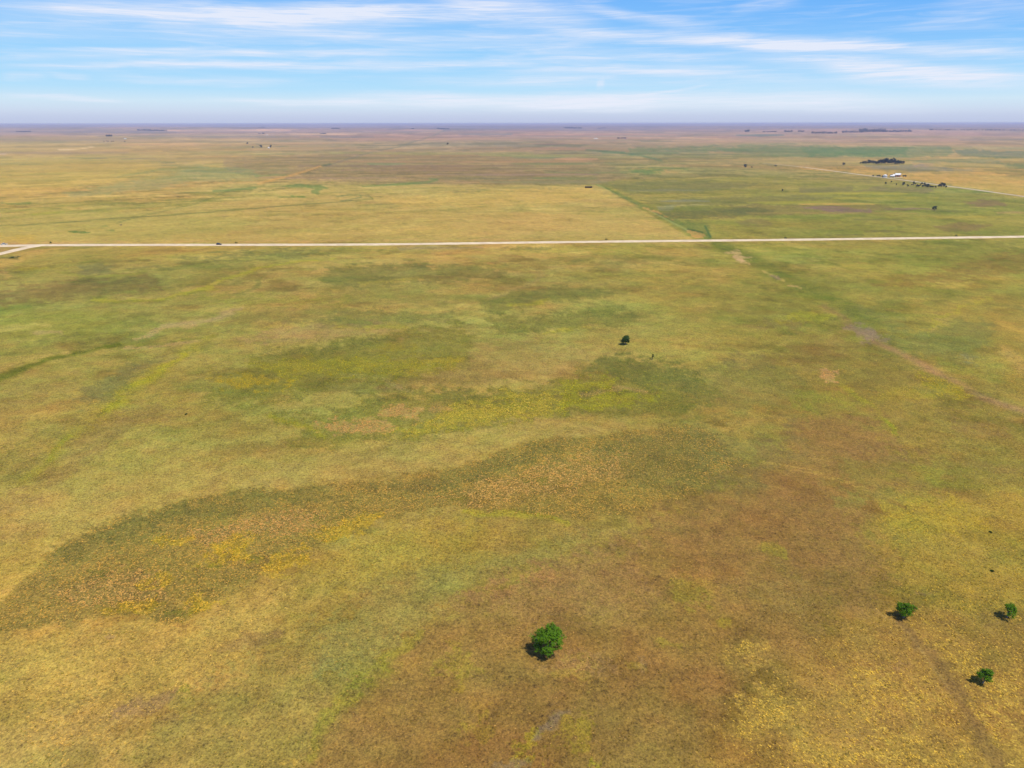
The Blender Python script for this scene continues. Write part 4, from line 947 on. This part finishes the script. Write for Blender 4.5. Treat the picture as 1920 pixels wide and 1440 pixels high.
# far trees: each of its own shape
def far_tree(px, py, H, Wd, seed, label, group=None, name='tree', m=M_leaf_far, cat='tree', tf=0.12):
    k = max(0.5, H / 10)
    return add_tree(name, px, py, H, Wd, seed, label, cat=cat, group=group, crown_ml=m, trunk_frac=tf, limbs=9, lop=.3, nclump=90, nleaf=9, leaf=1.1 * k)


far_tree(1751.5, 395, 6.5, 6.5, 70, 'lone dark tree in the green pasture below the road at right')
far_tree(1397, 314.5, 9.5, 10, 71, 'lone dark round tree in the olive field right of centre')
far_tree(1409.5, 314.8, 4, 4, 72, 'tiny dark tree just right of the lone round one in the olive field')
far_tree(1466.5, 359, 4, 2.8, 73, 'tiny dark tree alone in the striped pasture right of centre')
far_tree(1454, 312.5, 4.5, 8, 74, 'small dark tree beside the pale farm lane')
far_tree(1581, 310.3, 8, 11, 75, 'dark round tree alone left of the long windbreak')
far_tree(839.5, 271.5, 12, 12, 76, 'lone dark tree on the pinkish far plain at centre')
far_tree(489.5, 277, 13, 17, 77, 'blue-green tree at the small far farm, left of centre')
far_tree(508, 277, 13, 12, 78, 'narrow dark tree at the small far farm, right of the blue-green one')
far_tree(474, 277, 7, 9, 79, 'tiny dark tree at the small far farm, the leftmost there')
far_tree(464, 270, 9, 14, 80, 'tiny dark tree on the far pinkish strip at left')
for k, (px, w) in enumerate(((195, 12), (200.5, 10), (203, 12), (209, 12), (212.5, 12))):
    far_tree(px, 266.0, 7, w * 0.95, 90 + k, 'small dark tree, %s from the left in the short far row at upper left' % ORD[k], 'short row of far trees at upper left')
far_tree(234.5, 266.5, 8, 9, 97, 'dark tree standing right of the short far row at upper left')
far_tree(1660, 345, 0.01 + 4, 4, 98, 'small dark tree left of the tall shrub group by the white road')
# windbreak by the farm
rng = random.Random(5)
wb = [(1612.5, 307.2, 6, 3), (1617, 306, 7, 12), (1620, 306, 7, 13), (1624, 306.2, 9, 13), (1628, 306.5, 12, 12), (1631, 306, 9, 11), (1634.5, 306, 9, 12), (1638, 306.4, 9, 12), (1641.5, 307.2, 9, 12),
      (1644.5, 307.6, 10, 12), (1648, 307.6, 14, 14), (1651.5, 307.8, 14, 13), (1656, 307, 13, 13), (1659.5, 307, 17, 14), (1663, 307.2, 16, 14), (1667, 307.6, 11, 11), (1670.5, 307.4, 16, 13), (1673.5, 307.4, 18, 14),
      (1677, 307.6, 15, 12), (1680, 308, 11, 12), (1683.5, 307.6, 12, 12), (1686.5, 307.6, 11, 10), (1690, 306.8, 8, 9), (1693, 307, 9, 9)]
for k, (px, py, h, w) in enumerate(wb):
    wl2 = {0: 'tiny low tree at the far left tip of the long windbreak', 4: 'taller pointed tree in the low left part of the long windbreak', 14: 'broad tall tree in the middle of the long windbreak, left of the tallest',
           17: 'tallest dark tree of the long windbreak, right of its middle', 10: 'rounded tree where the long windbreak first grows tall', 23: 'small tree at the far right end of the long windbreak'}
    far_tree(px, py + 0.8, h, w, 200 + k, wl2.get(k, 'dark tree, %s from the left in the long windbreak above the farm' % ORD[k]), 'trees of the long windbreak')
# around the farm yard
for k, (px, py, h, w) in enumerate(((1636.5, 330.6, 3, 4), (1645, 331, 2.5, 5), (1649, 331, 3, 6), (1655, 332, 4, 6))):
    far_tree(px, py, h, w, 240 + k, 'low dark yard bush, %s from the left in the line before the round bin' % ORD[k], 'low bushes left of the round white bin')
for px, py, h, w, sd, lb in ((1670.5, 331.6, 5.5, 6, 250, 'dark tree at the left end of the long white barn'), (1694, 331.8, 4.5, 6, 251, 'dark tree at the right end of the long white barn, nearer the barn'),
                             (1697, 331.8, 4.5, 6, 252, 'dark tree at the right end of the long white barn, farther out'), (1663, 329.5, 4.5, 2, 253, 'thin dark tree just right of the round white bin')):
    far_tree(px, py, h, w, sd, lb)
# shrubs along the country road
rowA = [(1671, 342.2, 3, 3), (1680.3, 347.5, 4, 2), (1693, 348.5, 7, 4), (1695.2, 346.6, 5, 2.5), (1701.5, 350, 4, 4.5), (1709.5, 347.5, 3, 2.5), (1712.5, 348, 8, 3.8), (1716.5, 346, 3.4, 2), (1719, 351, 5, 4.5), (1722, 350.6, 4, 4),
        (1724.5, 349.8, 4, 4), (1728, 347, 5, 5), (1733, 347, 4.5, 4.5), (1730, 350.8, 4, 6), (1734.5, 350.6, 5, 5), (1738, 352.2, 5, 5), (1741, 350.5, 4, 5), (1744.5, 351, 3.4, 5), (1748.5, 351.6, 3, 5), (1754, 353, 4.5, 3), (1739.5, 347.4, 3, 5)]
for k, (px, py, h, w) in enumerate(rowA):
    if k < 5: lb, g = ('small dark tree, %s of the scattered trees left of the shrub row' % ['topmost', 'second from left', 'tallest twin-topped', 'right-hand twin', 'last and lowest'][k]), None
    elif k == 6: lb, g = 'tall narrow dark tree at the left end of the shrub row by the country road', None
    else: lb, g = 'low dark shrubby tree, %s from the left in the loose row along the country road' % ORD[sorted(q[0] for i_, q in enumerate(rowA) if i_ == 5 or i_ > 6).index(px)], 'shrubby trees along the country road'
    far_tree(px, py, h, w, 260 + k, lb, g)
for px, py, h, w, sd, lb in ((1760, 350.6, 6, 6, 290, 'dark bushy tree at the left of the big roadside clump'), (1764.5, 351, 8.5, 8, 291, 'tallest bushy tree in the middle of the big roadside clump'),
                             (1769, 351, 8, 7, 292, 'dark bushy tree at the right of the big roadside clump'), (1773.5, 352.6, 4, 4, 293, 'low dark tree just right of the big roadside clump')):
    far_tree(px, py, h, w, sd, lb)


# shelterbelts near the horizon: woods that read as one mass
def belt(x0, x1, y, h, name_label, seed, gap=0.15):
    rng = random.Random(seed)
    X0 = ground(x0, y); X1 = ground(x1, y); a, b = Vector(X0[:2]), Vector(X1[:2]); L = (b - a).length; D = a.length
    lv, lf = [], []; n = int(max(6, (x1 - x0) * 1.3))
    for k in range(n):
        if rng.random() < gap: continue
        c = a.lerp(b, (k + rng.random()) / n) + (a.normalized() * rng.uniform(-20, 20)); z = float(hgt(c.x, c.y)); hh = h * rng.uniform(.55, 1.15); wd = L / n * rng.uniform(1.0, 1.8)
        for q in range(70):
            d = Vector((rng.gauss(0, 1), rng.gauss(0, 1), rng.gauss(0, 1))).normalized() * rng.random() ** .4
            p = Vector((c.x, c.y, z + hh * .52)) + Vector((d.x * wd * .5, d.y * wd * .5, d.z * hh * .5)); s = min(hh, wd) * rng.uniform(.16, .32)
            u = Vector((rng.gauss(0, 1), rng.gauss(0, 1), rng.gauss(0, 1))).normalized(); v = u.orthogonal().normalized(); i0 = len(lv)
            lv += [p - u * s, p + v * s, p + u * s, p - v * s]; lf.append((i0, i0 + 1, i0 + 2, i0 + 3))
    o = mesh_obj('shelterbelt', lv, lf, M_leaf_far)
    tag(o, name_label, 'shelterbelt', kind='stuff')


belt(1396, 1405, 247.3, 26, 'short blue shelterbelt, leftmost of those on the right horizon', 301)
belt(1428, 1455, 247.8, 18, 'thin broken blue shelterbelt second from left on the right horizon', 302, .3)
belt(1469, 1486, 248, 20, 'short blue shelterbelt third from left on the right horizon', 303)
belt(1495, 1508, 248, 20, 'short blue shelterbelt left of the long dark one on the right horizon', 304)
belt(1521, 1569, 250.8, 24, 'long even dark blue shelterbelt on the right horizon', 305, .02)
belt(1578, 1622, 249.2, 26, 'left part of the big blue wood on the right horizon', 306, .1)
belt(1610, 1660, 248.2, 44, 'tall middle part of the big blue wood on the right horizon', 307, .05)
belt(1655, 1710, 248, 22, 'thinning right part of the big blue wood on the right horizon', 308, .4)
belt(1740, 1920, 245.6, 20, 'faint broken line of trees at the far right of the horizon', 309, .5)
belt(1057, 1091, 241, 30, 'dark blue shelterbelt on the horizon right of centre', 310)
belt(1122, 1137, 241.5, 18, 'small faint shelterbelt on the horizon right of centre', 311, .4)
belt(771, 776, 243, 16, 'tiny blue tree clump on the horizon, left of another at centre', 312)
belt(820, 842, 242.6, 22, 'small blue tree clump on the horizon at centre', 313, .3)
belt(622, 638, 243.2, 18, 'small blue shelterbelt on the left of centre horizon', 314, .1)
belt(30, 58, 247.5, 18, 'thin dark shelterbelt near the horizon at the far left', 315, .2)
belt(258, 312, 246.2, 18, 'long thin dark shelterbelt near the horizon at left', 316, .3)
belt(482, 496, 239.6, 20, 'short blue shelterbelt on the left horizon', 317, .1)
belt(199, 210, 256.0, 17, 'green mounded grove on the far plain at upper left', 318, 0)
belt(484, 496, 251, 14, 'small dark grove on the far plain left of centre', 319, .3)
belt(600, 612, 251, 8, 'very small faint grove on the far plain left of centre', 320, .3)
belt(1158, 1174, 260, 10, 'low dark grove on the pinkish plain right of centre', 321, .2)


# ------------------------------------------------------------------ buildings
def box(x0, x1, y0, y1, z0, z1):
    v = [(x0, y0, z0), (x1, y0, z0), (x1, y1, z0), (x0, y1, z0), (x0, y0, z1), (x1, y0, z1), (x1, y1, z1), (x0, y1, z1)]
    return v, [(0, 3, 2, 1), (4, 5, 6, 7), (0, 1, 5, 4), (1, 2, 6, 5), (2, 3, 7, 6), (3, 0, 4, 7)]


def barn(name, loc, rz, L, Wd, hw, hr, mw, mr, label, cat='barn', doors=((0, 3.0),), wins=(), group=None):
    o = empty(name, loc, rz)
    v, f = box(-L / 2, L / 2, -Wd / 2, Wd / 2, -0.3, hw); v = list(v) + [(-L / 2, 0, hr - .1), (L / 2, 0, hr - .1)]; f = list(f) + [(4, 7, 8), (5, 9, 6)]
    mesh_obj('wall', v, f, mw, o)
    e = 0.5; t = 0.14
    v = []; f = []
    for sgn in (-1, 1):
        b = len(v)
        for x in (-L / 2 - e, L / 2 + e):
            for (yy, zz) in ((sgn * (Wd / 2 + e), hw - 0.1), (0, hr), (0, hr + t), (sgn * (Wd / 2 + e), hw - 0.1 + t)): v.append((x, yy, zz))
        f += [(b, b + 1, b + 2, b + 3), (b + 4, b + 7, b + 6, b + 5), (b, b + 4, b + 5, b + 1), (b + 3, b + 2, b + 6, b + 7), (b, b + 3, b + 7, b + 4)]
    mesh_obj('roof', v, f, mr, o)
    for x, w in doors:
        vv, ff = box(x - w / 2, x + w / 2, -Wd / 2 - 0.06, -Wd / 2 + .02, -.1, min(hw - .4, 3.2)); mesh_obj('door', vv, ff, M_darkin, o)  # slab on the closed wall, its dark colour painting a doorway's dim inside
    for x in wins:
        vv, ff = box(x - .5, x + .5, -Wd / 2 - 0.05, -Wd / 2 + .02, 1.0, 2.1); mesh_obj('window', vv, ff, M_glass, o)
    return tag(o, label, cat, group)


bx, by, bz = ground(1681, 331.5)
rzr = -0.12
barn('barn', (bx + 2, by + 6, bz), rzr, 15, 7, 3.6, 4.9, M_redwall, M_roofw, 'long white-roofed barn with faded red wall, the left one right of the round bin', doors=((-4, 3.2), (2, 3.2)))
x2, y2, z2 = ground(1686.5, 331.2)
barn('barn', (x2 + 6, y2 + 20, z2), rzr, 11, 8, 4.2, 5.8, M_redwall, M_roofw, 'farther white-roofed barn, the right one of the pair beside the dark trees', doors=((0, 3.4),), wins=(4.5,))
x3, y3, z3 = ground(1674.5, 332.2)
barn('farmhouse', (x3 - 1, y3 + 2, z3), rzr, 8, 6, 2.8, 4.3, M_white, M_roofw, 'small white farmhouse in front of the left barn', 'house', doors=((0.5, 1.1),), wins=(-3, 3.2))
x4, y4, z4 = ground(1683, 332.8)
vv, ff = box(-9, 9, -2.6, 2.6, -.2, .16); o = mesh_obj('yard', vv, ff, mat('pale_concrete', (0.62, 0.60, 0.58), .9, var=.1), loc=(x4, y4 - 2, z4 + .05)); tag(o, kind='structure')
# round grain bin
x5, y5, z5 = ground(1659, 333)
gb = empty('grain_bin', (x5, y5, z5)); R_, Hh = 4.2, 4.6; v = []; f = []; N = 28
for zz, rad in ((-.2, R_), (Hh, R_)):
    for k in range(N): v.append((rad * math.cos(6.28318 * k / N), rad * math.sin(6.28318 * k / N), zz))
f = [(k, (k + 1) % N, N + (k + 1) % N, N + k) for k in range(N)]
mesh_obj('wall', v, f, M_galv, gb, smooth=True)
v = []; f = []
for zz, rad in ((Hh - .05, R_ + .2), (Hh + 1.1, R_ * .62), (Hh + 1.9, R_ * .22), (Hh + 2.0, 0.4)):
    for k in range(N): v.append((rad * math.cos(6.28318 * k / N), rad * math.sin(6.28318 * k / N), zz))
for q in range(3): f += [(q * N + k, q * N + (k + 1) % N, (q + 1) * N + (k + 1) % N, (q + 1) * N + k) for k in range(N)]
f.append(tuple(range(3 * N, 4 * N))); mesh_obj('roof', v, f, M_roofw, gb, smooth=True)
vv, ff = box(-.6, .6, -R_ - .12, -R_ + .3, 0, 2.1); mesh_obj('door', vv, ff, M_galv, gb)
tag(gb, 'round pale grain bin with conical roof beside the white country road', 'grain bin')

# long low shed in the straw field
x6, y6, z6 = ground(1103.5, 352.3)
sh = empty('cattle_shed', (x6, y6, z6), 0.02); L = 12.5
v, f = box(-L / 2, L / 2, 1.7, 1.9, -.2, 2.2); a = len(v)
for s in (-1, 1):
    q, g_ = box(s * L / 2 - .08 - (s > 0) * .0, s * L / 2 + .08, -2, 1.7, -.2, 2.25); v = v + q; f = f + [tuple(i_ + a for i_ in t_) for t_ in g_]; a = len(v)
mesh_obj('wall', v, f, M_wood, sh)
v = [(-L / 2 - .4, -2.6, 3.0), (L / 2 + .4, -2.6, 3.0), (L / 2 + .4, 2.3, 2.3), (-L / 2 - .4, 2.3, 2.3)]; v += [(p[0], p[1], p[2] + .12) for p in v]
mesh_obj('roof', v, [(0, 3, 2, 1), (4, 5, 6, 7), (0, 1, 5, 4), (1, 2, 6, 5), (2, 3, 7, 6), (3, 0, 4, 7)], M_greyroof, sh)
for k in range(5):
    xx = -L / 2 + .3 + k * (L - .6) / 4; q, g_ = box(xx - .09, xx + .09, -2.2, -2.02, -.2, 2.95); mesh_obj('post', q, g_, M_wood, sh)
tag(sh, 'long low open-fronted shed with grey roof at the top corner of the straw field', 'shed')
# tiny far buildings
for px, py, L, label in ((235, 261.3, 14, 'tiny white barn on the far plain, above the short tree row at upper left'), (1117, 260.5, 26, 'tiny white barn on the pinkish plain right of centre'),
                         (504, 278.3, 6, 'tiny low building between the two trees of the small far farm'), (501, 253.6, 14, 'tiny white barn near a small grove on the far plain')):
    x, y, z = ground(px, py); barn('barn', (x, y, z), 0.1, L, 8, 3.4, 5.6, M_white, M_roofw, label, doors=((0, 3),))


# ------------------------------------------------------------------ vehicles
def vehicle(name, px, py, rz, prof, cab, L, Wd, paint, label, cat, bed=False):
    x, y, z = ground(px, py); o = empty(name, (x, y, z + 0.26), rz)
    # body: side profile extruded across the width with rounded-in upper edges
    def loft(pr, w0, w1, nm, m, z_in=0.9):
        n = len(pr); vs = []
        zs = [p[1] for p in pr]; zmn, zmx = min(zs), max(zs)
        for s in (-1, 1):
            for (px_, pz_) in pr:
                t = (pz_ - zmn) / (zmx - zmn + 1e-6); vs.append((px_, s * (w0 + (w1 - w0) * t), pz_))
        fs = [tuple(range(n - 1, -1, -1)), tuple(range(n, 2 * n))] + [(k, (k + 1) % n, n + (k + 1) % n, n + k) for k in range(n)]
        ob = mesh_obj(nm, vs, fs, m, o); b = ob.modifiers.new('bevel', 'BEVEL'); b.width = 0.05; b.segments = 2; b.limit_method = 'ANGLE'
        return ob
    body = loft(prof, Wd / 2, Wd / 2 - .04, 'body', paint)
    loft(cab, Wd / 2 - .05, Wd / 2 - .24, 'cabin', M_glass)
    xs = [p[0] for p in cab]; zt = max(p[1] for p in cab); top = [p[0] for p in cab if p[1] > zt - .08]
    v, f = box(min(top) - .05, max(top) + .05, -Wd / 2 + .2, Wd / 2 - .2, zt - .02, zt + .06); mesh_obj('roof', v, f, paint, o)
    for sx in (-1, 1):
        for sy in (-1, 1):
            cx_ = sx * L * 0.31; vs = []; fs = []; n = 16; R_ = .37
            for yy in (sy * (Wd / 2 - .24), sy * (Wd / 2 + .01)):
                for k in range(n): vs.append((cx_ + R_ * math.cos(6.2832 * k / n), yy, R_ + R_ * math.sin(6.2832 * k / n) - .0))
            fs = [(k, (k + 1) % n, n + (k + 1) % n, n + k) for k in range(n)] + [tuple(range(n)), tuple(range(2 * n - 1, n - 1, -1))]
            wh = mesh_obj('wheel', vs, fs, M_tyre, o)
            vs = [(cx_ + .2 * math.cos(6.2832 * k / n), sy * (Wd / 2 + .02), R_ + .2 * math.sin(6.2832 * k / n)) for k in range(n)]
            vs += [(a_, b_ - sy * .06, c_) for a_, b_, c_ in vs]
            mesh_obj('rim', vs, [tuple(range(n)), tuple(range(2 * n - 1, n - 1, -1))] + [(k, (k + 1) % n, n + (k + 1) % n, n + k) for k in range(n)], M_rim, wh)
    for sy in (-1, 1):
        yc = sy * (Wd / 2 - .3)
        v, f = box(-L / 2 - .015, -L / 2 + .05, yc - .2, yc + .2, .72, .9); mesh_obj('tail_lamp', v, f, M_lampR, o)
        v, f = box(L / 2 - .05, L / 2 + .015, yc - .2, yc + .2, .68, .86); mesh_obj('headlight', v, f, M_lampW, o)
    if bed:
        v, f = box(-L / 2 + .25, -.35, -Wd / 2 + .2, Wd / 2 - .2, 1.0, 1.085); mesh_obj('bed', v, f, M_darkin, o)
    return tag(o, label, cat)


suv = [(-2.4, .35), (-2.42, .75), (-2.38, 1.1), (.9, 1.12), (1.1, 1.08), (2.25, .92), (2.42, .7), (2.4, .35)]
scab = [(-2.3, 1.1), (-2.05, 1.62), (-1.8, 1.7), (.1, 1.7), (.35, 1.62), (1.15, 1.08)]
vehicle('dark_car', 411, 459.6, 0.02, suv, scab, 4.85, 1.95, M_carD, 'black car with glinting roof driving on the pale gravel road', 'car')
tr = [(-2.75, .42), (-2.77, .7), (-2.74, 1.05), (1.2, 1.08), (2.6, 1.0), (2.78, .75), (2.76, .42)]
tcab = [(-.45, 1.05), (-.3, 1.72), (-.1, 1.8), (.75, 1.8), (.95, 1.72), (1.5, 1.06)]
vehicle('pickup_truck', 8.3, 459.6, math.pi + 0.03, tr, tcab, 5.55, 2.0, M_carW, 'white pickup truck at the left edge, just past the junction', 'pickup truck', bed=True)


# ------------------------------------------------------------------ haze: one closed box of thin air
v, f = box(-70000, 70000, -70000, 70000, -60, 112.5)
hb = mesh_obj('haze', v, f, bpy.data.materials.new('haze_air'))
hm = hb.data.materials[0]; hm.use_nodes = True; Hn = NT(hm.node_tree)
pv = Hn.new('ShaderNodeVolumePrincipled'); pv.inputs['Color'].default_value = (0.48, 0.55, 1.0, 1); pv.inputs['Absorption Color'].default_value = (0.25, 0.25, 0.25, 1); pv.inputs['Density'].default_value = 5.5e-5; pv.inputs['Anisotropy'].default_value = 0.0
Hn.l.new(pv.outputs[0], Hn.new('ShaderNodeOutputMaterial').inputs['Volume'])
tag(hb, 'pale lavender air haze over the far plain', 'haze', kind='stuff')
